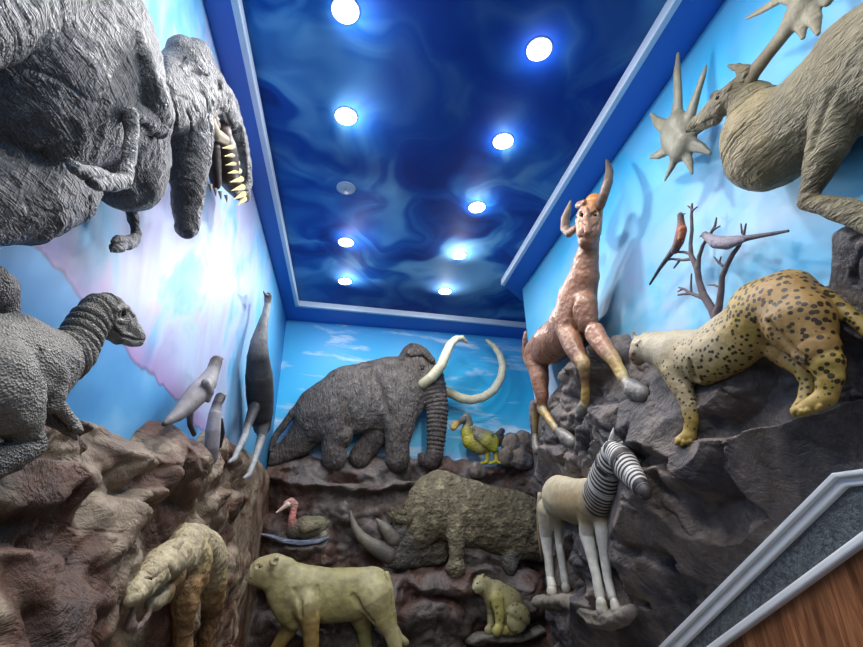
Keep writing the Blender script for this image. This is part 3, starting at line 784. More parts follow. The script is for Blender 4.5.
def dodo():
    th = thing('dodo', base_of(WB, 490, 464), 'yellow-breasted dodo with a grey back standing on rocks right of the mammoth', 'dodo')
    m = hide('dodo_plumage', (0.75, 1.2), 14, [('cell', 30, 0.5, 0.012, (1, 1, 1.5))], 0.5, 0.4)
    s = Sculpt(WB, res=.4, k=2.0, d=.22, sq=.7)
    y, g = (184, 176, 52), (122, 120, 112)
    s.chain([(466.5, 418.5, .26, 5.4, g), (468, 424, .26, 5, g), (467, 432, .26, 5.4, (176, 170, 70))], k=2)
    s.chain([(466.5, 432, .26, 5.2, y), (470, 441, .26, 8, y), (480, 445, .26, 9.5, (150, 146, 84)), (490, 442, .26, 9, y), (495, 440, .24, 6.5, (90, 88, 82))], k=3)
    s.chain([(479, 435, .34, 6, g), (486, 440, .35, 7, (170, 168, 80)), (493, 447, .33, 5, y)], k=.8, sq=.6)
    s.chain([(474, 428, .3, 2.4, g), (482, 431, .33, 3, g), (491, 434, .33, 3, g)], k=1.5)
    s.chain([(498, 436, .24, 4, (58, 56, 60)), (502, 431, .24, 3, (58, 56, 60))], k=1); s.chain([(499, 440, .24, 3.4, (58, 56, 60)), (504, 437, .24, 2, (58, 56, 60))], k=1)
    s.chain([(498, 444, .24, 3, (58, 56, 60)), (502, 443, .24, 1.8, (58, 56, 60))], k=1)
    s.chain([(487.5, 452, .26, 3, y), (487, 461, .27, 1.9, y)], k=1); s.chain([(495, 450, .28, 3, y), (496.5, 460, .29, 1.9, y)], k=1)
    s.chain([(487, 462, .28, 1.7, y), (480.5, 464, .32, 1.5, y)], k=.6); s.chain([(496.5, 461, .3, 1.7, y), (490, 463.5, .34, 1.5, y)], k=.6); s.chain([(496.5, 461.5, .3, 1.6, y), (500, 463, .32, 1.3, y)], k=.6)
    s.build('body', m, th)
    t = Sculpt(WB, res=.35, k=1.2, d=.3, sq=.8)
    t.chain([(463.5, 419.5, .3, 3.2, (110, 110, 108)), (459, 422, .31, 3, (90, 88, 80)), (455.5, 424.5, .31, 3.6, (215, 180, 96)), (453.5, 427.5, .31, 3.3, (222, 188, 110))])
    t.build('bill', hide('bill', (0.9, 1.1)), th, lab='hooked grey bill with a yellow-orange tip')
    ball_part('eye', WB, 465.5, 417.3, s, .9, M_EYE, th)
dodo()
# ------------------------------------------------------------------ animals on the right wall
def zebra():
    th = thing('quagga', base_of(WR, 585, 605, .3), 'cream and white quagga with striped head and neck, on a rock ledge', 'quagga')
    def st(t, c):
        al = t.attr('along'); w = t.attr('tagv')
        wob = t.math('MULTIPLY', t.noise(9, 2, .5), 2.2)
        ph = t.math('ADD', t.math('MULTIPLY', al, 2*math.pi/4.9), wob)
        s_ = t.math('SINE', ph)
        k = t.math('MULTIPLY', t.ramp(t.math('ADD', t.math('MULTIPLY', s_, .5), .5), [(0.42, 0), (0.58, 1)]), t.ramp(w, [(0.35, 0), (0.7, 1)]))
        return t.mix(k, c, (44, 42, 44))
    m = hide('quagga_coat', (0.85, 1.12), 9, [('noise', 26, 0.2, 0.01, None)], 0.55, 0.35, st)
    s = Sculpt(WR, res=.55, k=4, d=.3, sq=.8, pig=.95)
    t1, t2, wh, sw = (186, 176, 150), (150, 132, 100), (205, 203, 194), (196, 194, 190)
    s.chain([(558, 497, .32, 18.5, t1), (577, 503, .36, 19.5, t2), (594, 503, .40, 20.5, t2)], k=6)
    s.chain([(560, 490, .34, 13, t1), (578, 494, .40, 13, t1), (594, 494, .44, 14, t1)], k=6)
    s.chain([(598, 500, .42, 17, (150, 142, 124)), (604, 483, .48, 17.5, sw), (609, 466, .54, 15.5, sw), (613, 454, .58, 12.5, sw)], k=4, tagv=1)
    s.chain([(614, 452, .60, 11, sw), (624, 463, .64, 14.5, sw), (633, 476, .68, 12, sw), (641, 487, .72, 9.4, (190, 188, 184)), (644.5, 492, .73, 7.8, (66, 62, 62))], k=3, tagv=1)
    s.chain([(630, 480, .62, 8, (110, 106, 102)), (622, 470, .56, 9, sw)], k=3, tagv=1)
    s.chain([(611, 443, .62, 3, sw), (612.5, 434, .63, 2.4, sw), (613.5, 428.5, .63, 1.1, sw)], k=1.2)
    s.chain([(603, 445, .54, 2.6, (70, 66, 66)), (600, 437, .53, 1.4, (60, 56, 56))], k=1.2)
    for dx, dd in ((0, 0),):
        s.chain([(548, 510, .38, 12, t1), (546, 534, .36, 7.2, wh), (548.5, 557, .36, 4.8, wh), (550.5, 578, .36, 4.4, wh), (552, 586, .38, 5, wh)], k=3)
        s.chain([(552, 592, .40, 5.8, (176, 170, 158))], k=.8)
        s.chain([(560, 520, .22, 8, t2), (559.5, 543, .22, 4.8, wh), (562.5, 566, .22, 3.9, wh), (565, 581, .22, 4.2, wh)], k=3); s.chain([(566, 588, .24, 5, (176, 170, 158))], k=.8)
        s.chain([(588, 516, .48, 11, t2), (587, 534, .48, 8.4, wh), (592, 556, .48, 6.2, wh), (596, 574, .48, 5.2, wh), (600, 596, .48, 5, wh)], k=3)
        s.chain([(601.5, 604, .5, 5.6, (176, 172, 160)), (602, 609.5, .5, 6.4, (176, 172, 160))], k=.8)
        s.chain([(601, 516, .40, 9, t2), (602.5, 530, .40, 8, wh), (604.5, 556, .40, 5.2, wh), (608, 580, .40, 4.8, wh), (612, 596, .40, 4.8, wh)], k=3)
        s.chain([(615, 604, .40, 5.2, (176, 172, 160)), (616.5, 609, .40, 5.8, (176, 172, 160))], k=.8)
    s.chain([(540, 495, .34, 3, t1), (538.5, 515, .34, 2.6, t2), (539.5, 540, .34, 2, (120, 104, 84)), (541, 556, .34, 1.2, (80, 70, 60))], k=1)
    s.chain([(642, 497, .80, .9), (636, 493, .80, .9)], k=.8, cut=True)
    s.build('body', m, th, disp=lambda V, tg, al: .004*fbm(V*12, 3, 3))
    mn = Sculpt(WR, res=.5, k=1, d=.5, sq=.7); pts = [(589, 473), (593, 466), (597, 459), (600, 452), (604, 446), (609, 442), (615, 441.5), (620, 446)]
    for i, (x, y) in enumerate(pts[:-1]):
        x2, y2 = pts[i+1]
        for f, c in ((0, (50, 46, 46)), (.5, (205, 202, 196))):
            xx, yy = x+(x2-x)*f+2.5, y+(y2-y)*f+1; nx, ny = (y2-y), -(x2-x); l = math.hypot(nx, ny)
            dd = .42+.03*i
            mn.chain([(xx, yy, dd, 2.2, c), (xx+nx/l*3.2, yy+ny/l*3.2, dd, 1.4, c)], k=.5, carve=False)
    mn.build('mane', hide('mane_bristle', (.9, 1.1)), th, lab='short upright mane in black and white tufts')
    ball_part('eye', WR, 617.5, 459, s, 1.6, M_EYE, th)
zebra()

def horned():
    th = thing('horned_ungulate', base_of(WR, 590, 440, .2), 'long-necked brown horned hoofed animal climbing the rocks, its face towards the room', 'hoofed animal')
    m = hide('ungulate_hide', (0.7, 1.25), 7, [('cell', 34, 0.35, 0.01, None), ('noise', 30, 0.35, 0.01, None)], 0.38, 0.5)
    s = Sculpt(WR, res=.62, k=5, d=.25, sq=.8)
    b1, b2, b3, ye, gr = (174, 126, 98), (150, 104, 78), (116, 78, 58), (196, 160, 84), (138, 134, 128)
    s.chain([(594, 204, .42, 9.5, (214, 142, 72)), (589, 218, .46, 13, (186, 140, 110)), (588.5, 231, .48, 12.2, b1), (587.5, 239, .48, 10, b2)], k=3, sq=.9)
    s.chain([(590, 240, .34, 10, b2), (587, 258, .32, 13.5, b1), (584, 276, .32, 17, b1), (577, 300, .32, 22, b1), (574, 318, .32, 24, b1)], k=5)
    s.chain([(584, 308, .38, 15, b1), (588, 322, .36, 11, b2)], k=7); s.chain([(563, 320, .34, 15, b1)], k=7)
    s.chain([(570, 330, .26, 21, b2), (550, 344, .22, 20, b2), (537, 352, .18, 14, b2)], k=6)
    # hind legs
    s.chain([(536, 356, .24, 13.5, b2), (540, 378, .26, 10.5, b1), (542, 396, .27, 7.2, b2), (542, 408, .27, 5, b3)], k=4)
    s.chain([(541, 408, .28, 4.6, (170, 160, 120)), (549, 419, .30, 4, ye), (556, 429, .31, 3.8, (184, 170, 130))], k=1.5)
    s.chain([(560, 433, .32, 5, gr), (566, 438, .34, 7.2, gr), (572, 442, .34, 6, gr)], k=1.5)
    s.chain([(538, 404, .16, 5, b3), (535.5, 418, .16, 3.4, (170, 140, 80)), (535, 434, .16, 3, (110, 96, 70)), (535.5, 442, .18, 3.6, gr), (537, 450, .2, 5, gr)], k=1.5)
    # front legs
    s.chain([(567, 330, .48, 12, b1), (573, 345, .52, 11, b1), (579, 357, .54, 8.4, b2), (584, 365, .55, 7, (190, 160, 110))], k=3)
    s.chain([(584, 367, .55, 6.4, (190, 160, 110)), (585, 378, .52, 4.8, b3), (585.5, 390, .50, 4.2, ye), (585, 401, .48, 4, ye)], k=1.6)
    s.chain([(584, 405, .48, 5, gr), (581, 411, .48, 5.8, gr)], k=1.2)
    s.chain([(595, 334, .36, 11, b1), (606, 350, .36, 8.6, b1), (612, 357, .36, 7.2, (186, 150, 110)), (618, 368, .36, 6, ye), (624, 379, .36, 5.6, (190, 170, 110))], k=3)
    s.chain([(627, 384, .36, 6, gr), (634, 390, .38, 9.5, gr), (643, 394, .38, 7.6, gr)], k=2)
    s.chain([(525.5, 333, .16, 1.8, b1), (524, 346, .16, 2.2, b2), (524, 358, .16, 2, b3), (528, 367, .16, 1.4, b3)], k=1)
    # muscle and rib grooves, face creases
    s.chain([(573, 302, .80, 1), (573, 318, .82, 1.3), (577, 329, .80, 1)], k=9, cut=True)
    for p in ([(580.5, 213), (584, 216)], [(592, 215), (596, 213)]): s.chain([(p[0][0], p[0][1], .70, 2.2), (p[1][0], p[1][1], .70, 2.2)], k=1.5, cut=True)
    s.chain([(581, 236.5, .68, .9), (595, 236.5, .68, .9)], k=1, cut=True)
    s.chain([(579, 209, 0, 1.2), (577.5, 218, 0, 1.2), (580, 228, 0, 1)], k=1.5, cut=True); s.chain([(599, 209, 0, 1.2), (600, 218, 0, 1.2), (597, 228, 0, 1)], k=1.5, cut=True)
    s.chain([(586, 210, None, 2.4, b1), (587, 222, None, 3, b1), (588, 231, None, 3.4, b2)], k=2)
    s.chain([(584.5, 232, 0, .9)], k=.6, cut=True); s.chain([(591.5, 232, 0, .9)], k=.6, cut=True)
    s.chain([(580, 222, .66, 1.1), (585, 226, .70, 1.1)], k=1.4, cut=True); s.chain([(597, 224, .66, 1.1), (592, 228, .70, 1.1)], k=1.4, cut=True)
    s.chain([(578, 205, .58, 3, b1), (584, 203, .6, 3, b2)], k=1.5)
    s.build('body', m, th, disp=lambda V, tg, al: .007*ridged(V*7, 3, 3))
    hm = hide('horn_brown', (.75, 1.2), 16, [('fur', 30, .4, .008, (1, 1, .4))], .45)
    h = Sculpt(WR, res=.5, k=1, d=.4, sq=.9)
    h.chain([(600, 205, .40, 5.2, (120, 92, 74)), (604, 194, .40, 5, (130, 100, 82)), (608, 182, .36, 4.8, (126, 106, 92)), (609.5, 172, .30, 4, (120, 106, 96)), (608, 164, .26, 2.6, (110, 100, 92)), (606.5, 160, .24, 1.2, (100, 92, 86))]); h.build('horn', hm, th)
    h = Sculpt(WR, res=.5, k=1.4, d=.4, sq=.9)
    h.chain([(576, 228, .42, 3.6, (150, 112, 90)), (569, 233, .44, 4.4, (140, 106, 88)), (565, 228, .46, 4.8, (150, 120, 100)), (565.5, 218, .48, 4.6, (156, 130, 112)), (568.5, 209, .48, 3.2, (160, 144, 126)), (570.5, 201.5, .48, 1.3, (160, 144, 126))]); h.build('horn', hm, th)
    ball_part('eye', WR, 581.5, 214.5, s, 1.7, M_EYE, th); ball_part('eye', WR, 595, 214.5, s, 1.7, M_EYE, th)
horned()

def cheetah():
    th = thing('cheetah', base_of(WR, 760, 420, .25), 'big black-spotted yellow cheetah standing on the rocks of the right wall, tail to the right', 'cheetah')
    def sp(t, c):
        v = t.map((1, 1, 1.15)); vd = t.voro(40, 'F1', v, 0.9)
        w = t.attr('tagv')
        lim = t.math('MULTIPLY', t.math('ADD', .3, t.math('MULTIPLY', t.noise(9, 2), .26)), t.ramp(w, [(0.2, 0), (1.0, 1)]))
        k = t.ramp(t.math('SUBTRACT', lim, vd), [(0.0, 0), (0.05, 0.92)])
        return t.mix(k, c, (26, 20, 16))
    m = hide('cheetah_coat', (0.85, 1.12), 10, [('fur', 40, 0.25, 0.006, (1, .5, .7))], 0.5, 0.4, sp)
    s = Sculpt(WR, res=.6, k=6, d=.28, sq=.85, pig=.62)
    pa, be, ye, oc = (196, 184, 156), (186, 168, 128), (194, 164, 84), (176, 140, 80)
    s.chain([(640, 348, .40, 10, pa), (637, 353, .44, 7.6, (170, 140, 110)), (634.5, 356, .46, 5.4, (140, 110, 88))], k=3, tagv=.25)
    s.chain([(638, 360, .42, 5.6, (150, 120, 90))], k=3, tagv=.2)
    s.chain([(635.5, 338, .42, 2.4, oc), (633.5, 333, .42, 1.3, (70, 56, 44))], k=1); s.chain([(646, 336, .36, 3, pa)], k=2)
    s.chain([(646, 348, .36, 13, pa), (658, 349, .30, 17, pa), (676, 352, .28, 20, pa)], k=6, tagv=.25)
    s.chain([(676, 362, .28, 19, be), (702, 360, .27, 22, be), (730, 345, .26, 24, be), (758, 322, .26, 26, ye)], k=8, tagv=.9)
    s.chain([(680, 348, .26, 15, pa), (704, 344, .24, 15, pa), (735, 324, .22, 16, pa), (764, 300, .22, 17, pa), (790, 290, .22, 17, pa)], k=8, tagv=.35)
    s.chain([(706, 368, .30, 14, ye), (730, 358, .30, 14, ye), (752, 342, .30, 13, ye)], k=8, tagv=1)
    s.chain([(760, 310, .26, 27, ye), (785, 304, .28, 29, oc), (800, 322, .32, 29, oc)], k=8, tagv=1)
    s.chain([(800, 325, .34, 28, oc), (815, 348, .36, 20, oc), (826, 362, .36, 14.5, ye), (830, 376, .36, 11, ye), (827, 394, .36, 9, ye)], k=5, tagv=1)
    s.chain([(826, 398, .38, 8.5, ye), (814, 404, .42, 7.6, ye), (802, 410, .44, 6, ye)], k=3, tagv=.5)
    s.chain([(768, 340, .24, 14, oc), (786, 356, .2, 11, oc), (803, 368, .2, 9, ye), (810, 382, .2, 8, ye), (806, 400, .26, 7, ye), (797, 411, .32, 5.6, ye)], k=4, tagv=.8)
    s.chain([(677, 372, .36, 15, be), (683, 390, .38, 10.5, be), (689, 405, .38, 7.8, be), (691.5, 420, .38, 6.6, ye), (690, 432, .38, 6.4, ye)], k=4, tagv=.8)
    s.chain([(689, 436, .40, 6.4, ye), (680, 441, .44, 5, ye)], k=2, tagv=.4)
    s.chain([(800, 283, .22, 10, ye), (812, 289, .2, 7, ye), (828, 297, .18, 6.2, ye), (845, 311, .16, 6.2, ye), (863, 326, .14, 6.4, ye), (885, 345, .12, 6.4, ye)], k=4, tagv=1, sq=1)
    for fx, fy in ((684, 444), (679, 442.5), (690, 443), (808, 412), (802, 413.5), (797, 412), (820, 408)):
        s.chain([(fx, fy-2, None, 2.6, ye), (fx-2.5, fy+.5, None, 2.2, ye)], k=1)
    s.chain([(634, 353, None, 2.2, (60, 46, 40))], k=1); s.chain([(634, 360, 0, .9), (641, 360, 0, .9)], k=1, cut=True)
    s.chain([(640, 341, None, 1.6, pa), (636, 344, None, 1.5, pa)], k=1)
    s.chain([(770, 322, .62, 2), (782, 340, .62, 3), (800, 356, .62, 2)], k=7, cut=True)
    s.chain([(690, 362, .56, 2), (696, 378, .56, 3)], k=6, cut=True)
    s.build('body', m, th, disp=lambda V, tg, al: .003*fbm(V*20, 3, 3))
    ball_part('eye', WR, 637.5, 345.5, s, 1.3, M_EYE, th)
cheetah()

def elk():
    th = thing('giant_deer', base_of(WR, 800, 215, .2), 'huge khaki deer with broad palmate antlers, swollen throat and bent foreleg, at the upper right', 'giant deer')
    def sc(t, c): return c
    m = hide('deer_hide', (0.7, 1.22), 9, [('fur', 34, 0.9, 0.02, (1, .4, 1.4)), ('ridge', 22, .9, 0.02, (1, .5, 1))], 0.55, 0.4)
    a, b, d_ = (150, 140, 108), (128, 116, 84), (96, 88, 66)
    s = Sculpt(WR, res=.8, k=6, d=.2, sq=.75, pig=.56)
    s.chain([(752, 108, .24, 22, (160, 148, 110)), (764, 136, .24, 38, (170, 154, 112)), (768, 144, .24, 39, (164, 148, 108))], ring=(6.0, 1.5), k=5)
    s.chain([(790, 132, .22, 36, a), (830, 98, .22, 42, a), (870, 68, .22, 52, a), (910, 50, .2, 60, a)], k=12)
    s.chain([(738, 92, .30, 12, b), (748, 104, .28, 17, b)], k=5)
    s.chain([(737, 92, .36, 11.5, b), (722, 104, .38, 11.5, b), (708, 115, .38, 8.6, a), (695, 124, .37, 5.6, b), (688, 129, .36, 3.8, d_)], k=3)
    s.chain([(716, 118, .36, 6, a), (700, 126, .35, 3.5, a), (690, 130, .34, 2.4, d_)], k=1.5)
    s.chain([(713, 96, None, 2, d_), (719, 93, None, 2.4, d_), (730, 88, None, 2.6, b)], k=1.2)
    s.chain([(712, 101, None, 1.4, a), (719, 102, None, 1.6, a)], k=1)
    s.chain([(740, 86, .36, 6, b), (746, 74, .36, 6.4, b), (738, 68, .36, 4, b), (729, 66, .36, 1.4, b)], k=2)
    # foreleg
    s.chain([(850, 84, .34, 26, a), (838, 118, .38, 21, a), (828, 146, .40, 17, a), (817, 175, .40, 11.5, b), (808, 198, .40, 8, b)], k=5)
    s.chain([(806, 201, .40, 7, b), (826, 206, .40, 8, b), (845, 211, .38, 10.5, a), (870, 221, .36, 11, a), (900, 234, .34, 12, a)], k=4)
    s.chain([(834, 90, .62, 2), (822, 118, .64, 3), (812, 150, .6, 2)], k=6, cut=True)
    s.chain([(826, 200, .6, 1.5), (846, 204, .6, 2), (863, 208, .6, 2)], k=3, cut=True)
    s.chain([(692, 129, .5, .8), (704, 122, .5, .8), (714, 117, .52, .8)], k=.6, cut=True)
    s.build('body', m, th, disp=lambda V, tg, al: .007*ridged(V*9, 3, 3))
    ball_part('eye', WR, 717.5, 98, s, 1.9, M_EYE, th)
    am = hide('antler_bone', (.8, 1.15), 12, [('fur', 26, .35, .008, (1, 1, 1))], .5)
    A1 = Sculpt(WR, res=.6, k=4, d=.22, sq=.55); c = (128, 127, 108)
    A1.chain([(676, 132, .22, 18, c), (682, 144, .22, 16, c)], k=5)
    for pts in ([(676, 122, 8), (678, 98, 5), (677, 72, 4.2), (678, 54, 1.8)], [(688, 122, 7), (697, 94, 4.4), (703, 76, 3.4), (706, 66, 1.4)],
                [(670, 130, 8), (657, 122, 4.6), (651, 114, 1.6)], [(670, 146, 8), (660, 154, 4.6), (651, 157, 1.8)], [(677, 152, 6.5), (672, 166, 4), (665, 180, 1.4)],
                [(685, 150, 6.5), (690, 164, 4), (692, 173, 1.6)], [(690, 144, 7), (702, 148, 4.4), (710, 153, 1.8)], [(690, 132, 7), (702, 126, 5), (714, 116, 4)]):
        A1.chain([(x, y, .22, r, c) for x, y, r in pts], k=3.5)
    A1.build('antler', am, th, lab='star-shaped palmate antler in front of the muzzle')
    A2 = Sculpt(WR, res=.6, k=4, d=.26, sq=.6); c = (158, 150, 124)
    A2.chain([(744, 88, .34, 8.5, (120, 108, 78)), (754, 72, .34, 7.5, (128, 114, 84)), (768, 54, .32, 6.5, (136, 122, 92)), (782, 36, .30, 7, c), (794, 18, .28, 10, c), (804, 2, .28, 14, c), (812, -14, .28, 20, c)], k=4)
    for pts in ([(794, 14, 8), (802, 28, 5), (803, 37, 2.4)], [(806, 2, 10), (815, 20, 6), (818, 33, 2.4)], [(802, -2, 8), (782, -2, 4), (762, 10, 3), (747, 18, 1.4)], [(814, -8, 10), (828, 0, 5), (834, -10, 4)], [(812, -14, 16), (800, -40, 8)]):
        A2.chain([(x, y, .28, r, c) for x, y, r in pts], k=3.5)
    A2.build('antler', am, th, lab='long antler beam rising from the head to the top edge')
elk()

# bare shrub with two long-tailed pigeons
def shrub():
    m = hide('bark_grey', (.7, 1.2), 20, [('fur', 40, .4, .006, (1, 1, .4))], .7)
    c = (112, 98, 102)
    s = Sculpt(WR, res=.4, k=1.2, d=.06, sq=1)
    def br(*p): s.chain([(x, y, .07, r, c) for x, y, r in p], k=1.0)
    br((716, 318, 4.2), (712, 309, 3.8), (703, 294, 3.4), (699, 281, 2.8), (697, 268, 2.8), (691, 255, 2.2), (690.5, 244, 1.7), (692, 230, 1.5), (691.5, 216, 1.4), (692, 204, .9))
    br((716, 318, 4), (719, 306, 3.2), (721, 292, 2.8), (722, 277, 2.5), (727, 265, 2.3), (733, 254, 2.1), (739, 246, 1.7), (744, 234, 1.2), (746, 224, .8))
    br((698, 268, 2.2), (699, 257, 1.9), (703, 245, 1.6), (711, 233, 1.4), (715, 226, 1.2), (716.5, 218, .8)); br((713, 230, 1.1), (720, 226, .7)); br((742, 233, 1), (741, 224, .7)); 
    br((692, 259, 1.6), (683, 260, 1.4), (672, 259, 1.1), (668, 260, .8)); br((679, 261, 1.2), (674, 268, .8)); br((691, 254, 1.5), (684, 252, 1.3), (676, 252, 1))
    br((692, 211, 1), (697, 207, .7)); br((692, 209, 1), (688, 206, .7))
    br((705, 299, 2.2), (698, 296, 1.8), (691, 293.5, 1.5), (684, 294, 1.2), (678, 295, .8)); br((690, 293, 1.3), (684, 289, 1.1), (679, 287.5, .8)); br((691, 292, 1.2), (691, 283, 1), (691.5, 274, .8)); br((683, 289, .9), (678, 291.5, .7))
    br((723, 266, 1.3), (718, 262, 1.1), (714, 257, .7)); br((719, 263, 1), (721, 257, .7)); br((720, 287, 1.2), (714, 285, 1), (708, 285, .7))
    o = s.build('bare_shrub', m, None)
    tag(o, 'bare grey branching shrub in relief above the cheetah back', 'shrub')
    mb = hide('pigeon_plumage', (.8, 1.2), 25, [('cell', 60, .4, .006, None)], .55)
    th = thing('perched_bird', base_of(WR, 680, 250, .1), 'red-breasted long-tailed bird perched on the left branch of the bare shrub', 'bird', None)
    b = Sculpt(WR, res=.33, k=1.4, d=.12, sq=.9); r_ = (160, 88, 62)
    b.chain([(680.5, 215.5, .12, 3, (70, 62, 66)), (681, 221, .12, 3.2, (110, 80, 76)), (681.5, 231, .12, 5, r_), (679, 241, .12, 5, (128, 92, 84)), (675, 250, .12, 3.8, (96, 84, 90))], k=1.6)
    b.chain([(683, 229, .14, 3.6, (176, 96, 60)), (681.5, 238, .14, 3.4, (150, 84, 60))], k=1)
    b.chain([(675, 248, .12, 3.4, (90, 80, 88)), (668, 257, .11, 2.4, (70, 64, 74)), (660, 268, .10, 1.8, (60, 56, 66)), (650, 284, .09, 1.1, (60, 56, 66))], k=1)
    b.build('body', mb, th)
    cone_part('bill', WR, (682, 214.5, .125), (685.5, 213.5, .125), 1.1, .3, plain('bill_black', (40, 36, 38), .4), th)
    th = thing('perched_bird', base_of(WR, 728, 250, .1), 'pale mauve-grey long-tailed bird with its tail to the right, perched on the right branch', 'bird', None)
    b = Sculpt(WR, res=.33, k=1.4, d=.13, sq=.9); g = (158, 150, 164)
    b.chain([(705, 235, .14, 3.4, (110, 98, 110)), (709, 238, .14, 4, g), (716, 242, .14, 6, g), (727, 243, .14, 6.2, g), (737, 240.5, .13, 4.6, g), (744, 238.5, .13, 3.2, (130, 122, 140))], k=1.8)
    b.chain([(742, 239, .13, 3, (120, 112, 130)), (756, 236.5, .12, 2.2, (96, 88, 106)), (772, 233.8, .11, 1.8, (90, 84, 102)), (788, 231, .10, 1.2, (84, 78, 96))], k=1)
    b.chain([(716, 244, .19, 3.4, (130, 124, 140)), (730, 244, .19, 3.2, (120, 114, 132)), (744, 240, .17, 2, (100, 94, 112))], k=.6, sq=.6)
    b.build('body', mb, th)
    cone_part('bill', WR, (702.5, 235, .14), (699.5, 237, .14), 1.2, .3, plain('bill_black', (40, 36, 38), .4), th)
shrub()
# ------------------------------------------------------------------ animals on the left wall
def trex():
    th = thing('tyrannosaurus', base_of(WL, 100, 200, .2), 'enormous grey wrinkled tyrannosaurus with open toothed jaws at the upper left', 'dinosaur')
    m = hide('dinosaur_hide', (0.7, 1.25), 7, [('weave', 80, 1.0, 0.014, None), ('ridge', 13, .6, .03, (1, .6, 1.6)), ('noise', 9, .3, .04, None)], 0.42, 0.55)
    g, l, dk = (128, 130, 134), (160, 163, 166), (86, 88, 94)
    s = Sculpt(WL, res=1.5, k=8, d=.1, sq=.75, pig=.56)
    s.chain([(20, 60, .12, 95, g), (70, 55, .12, 88, l), (100, 90, .12, 68, l)], k=10)
    s.chain([(112, 118, .13, 58, l), (124, 150, .13, 46, g), (128, 164, .13, 41, g)], k=12)
    s.chain([(-30, 190, .12, 46, g), (20, 186, .14, 49, g), (60, 184, .14, 36, g)], k=4)
    s.chain([(40, 150, .2, 20, dk), (58, 176, .24, 16, g), (76, 196, .24, 12, g)], k=4)
    s.chain([(-45, 0, .38, 50, l), (0, -16, .38, 48, l), (40, -48, .36, 50, l)], k=2)
    # neck and head
    s.chain([(150, 95, .16, 34, g), (172, 96, .18, 32, l), (186, 92, .2, 32, l)], k=8)
    s.chain([(186, 66, .24, 22, l), (200, 84, .26, 24, g), (212, 96, .26, 17, g)], k=6)
    s.chain([(178, 50, .2, 10, g), (200, 58, .22, 14, l)], k=6)
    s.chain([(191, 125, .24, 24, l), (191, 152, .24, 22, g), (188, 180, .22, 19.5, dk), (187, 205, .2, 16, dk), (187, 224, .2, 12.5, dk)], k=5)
    s.chain([(210, 84, .28, 15, l), (223, 102, .28, 11.5, l), (233, 122, .27, 10, g), (241, 144, .26, 8, l), (245, 164, .25, 7, l), (246, 182, .24, 6.4, l), (245, 196, .24, 5.5, g)], k=3)
    s.chain([(219, 84, None, 4, g), (228, 92, None, 3.4, l), (235, 104, None, 3, l), (240, 124, None, 2.6, l), (245, 150, None, 2.4, l), (247, 175, None, 2, l)], k=2)
    s.chain([(206, 108, .3, 8, (178, 160, 130)), (214, 124, .28, 6, (170, 150, 118))], k=3)
    # creases
    s.chain([(60, 170, .5, 3), (40, 160, .52, 5), (10, 152, .5, 4)], k=8, cut=True)
    s.chain([(20, 66, .62, 1.5), (60, 80, .60, 2), (85, 100, .56, 2), (105, 104, .52, 1.5)], k=6, cut=True)
    s.chain([(214, 112, .46, 1.5), (219, 108, .46, 2), (226, 116, .45, 1.6), (232, 128, .42, 1.4)], k=3, cut=True)
    s.chain([(160, 50, .44, 2), (166, 80, .46, 3), (172, 110, .46, 3), (172, 150, .44, 3)], k=8, cut=True)
    s.chain([(182, 76, .5, 1.5), (192, 72, .5, 2), (206, 76, .5, 1.5)], k=4, cut=True)
    s.chain([(227.5, 101, .42, 3.0)], k=2, cut=True)
    for L in ([(176, 96), (190, 100), (196, 112)], [(186, 110), (190, 130), (186, 150)], [(200, 90), (206, 100), (206, 112)], [(178, 66), (184, 60)], [(196, 48), (204, 62)], [(207, 118), (211, 142), (208, 165)], [(72, 232), (86, 214), (88, 196)], [(30, 205), (50, 212), (70, 208)], [(5, 175), (20, 190), (28, 210)]):
        s.chain([(x, y, 0, 1.5) for x, y in L], k=3, cut=True)
    # arms
    A = [(137, 38, None, 5, l), (140, 54, None, 8, l), (145, 76, None, 11.5, l), (151, 96, None, 13, l), (158, 112, None, 12.5, l), (158, 126, None, 9, g)]
    s.chain(A, k=2.5, sq=1)
    s.chain([(154, 124, None, 10, l), (146, 116, None, 8, l), (136, 111, None, 7, l), (128, 114, None, 5, l)], k=2, sq=.8)
    s.chain([(146, 128, .62, 1.6), (138, 122, .62, 1.6)], k=2, cut=True); s.chain([(156, 133, .62, 1.6), (148, 136, .62, 1.6), (140, 134, .62, 1.2)], k=2, cut=True)
    s.chain([(129, 113, .60, 5.4, l), (132, 135, .62, 4.4, l), (129, 160, .64, 4.2, l), (124, 180, .66, 5.6, l)], k=2, sq=1)
    s.chain([(124, 182, .66, 6, l), (110, 182, .68, 6.4, l), (97, 176, .68, 6, l)], k=2)
    s.chain([(97, 176, .68, 5.2, l), (84, 172, .68, 4.4, l), (73, 167, .68, 3.4, l), (67, 160, .66, 1.8, dk)], k=1.5)
    s.chain([(108, 184, .7, 4, l), (97, 185, .7, 3.8, l), (90, 181, .7, 2, dk)], k=1.5)
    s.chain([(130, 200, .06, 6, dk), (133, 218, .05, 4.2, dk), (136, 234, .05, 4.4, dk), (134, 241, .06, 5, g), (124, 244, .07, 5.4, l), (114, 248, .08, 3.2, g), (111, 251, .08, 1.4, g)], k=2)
    s.chain([(126, 241, .08, 4, g), (117, 239, .09, 2, g), (112, 241, .09, 1.2, g)], k=1.5)
    def dsp(V, tg, al):
        w = V + 0.03*np.stack([vnoise(V*7, 1), vnoise(V*7, 2), vnoise(V*7, 3)], 1)
        return .0045*ridged(w*np.array([10, 10, 26]), 2, 3)+.0045*ridged(w*np.array([26, 10, 8]), 2, 9)
    s.build('body', m, th, disp=dsp)
    # mouth interior
    mo = Sculpt(WL, res=.8, k=2, d=.12, sq=.7)
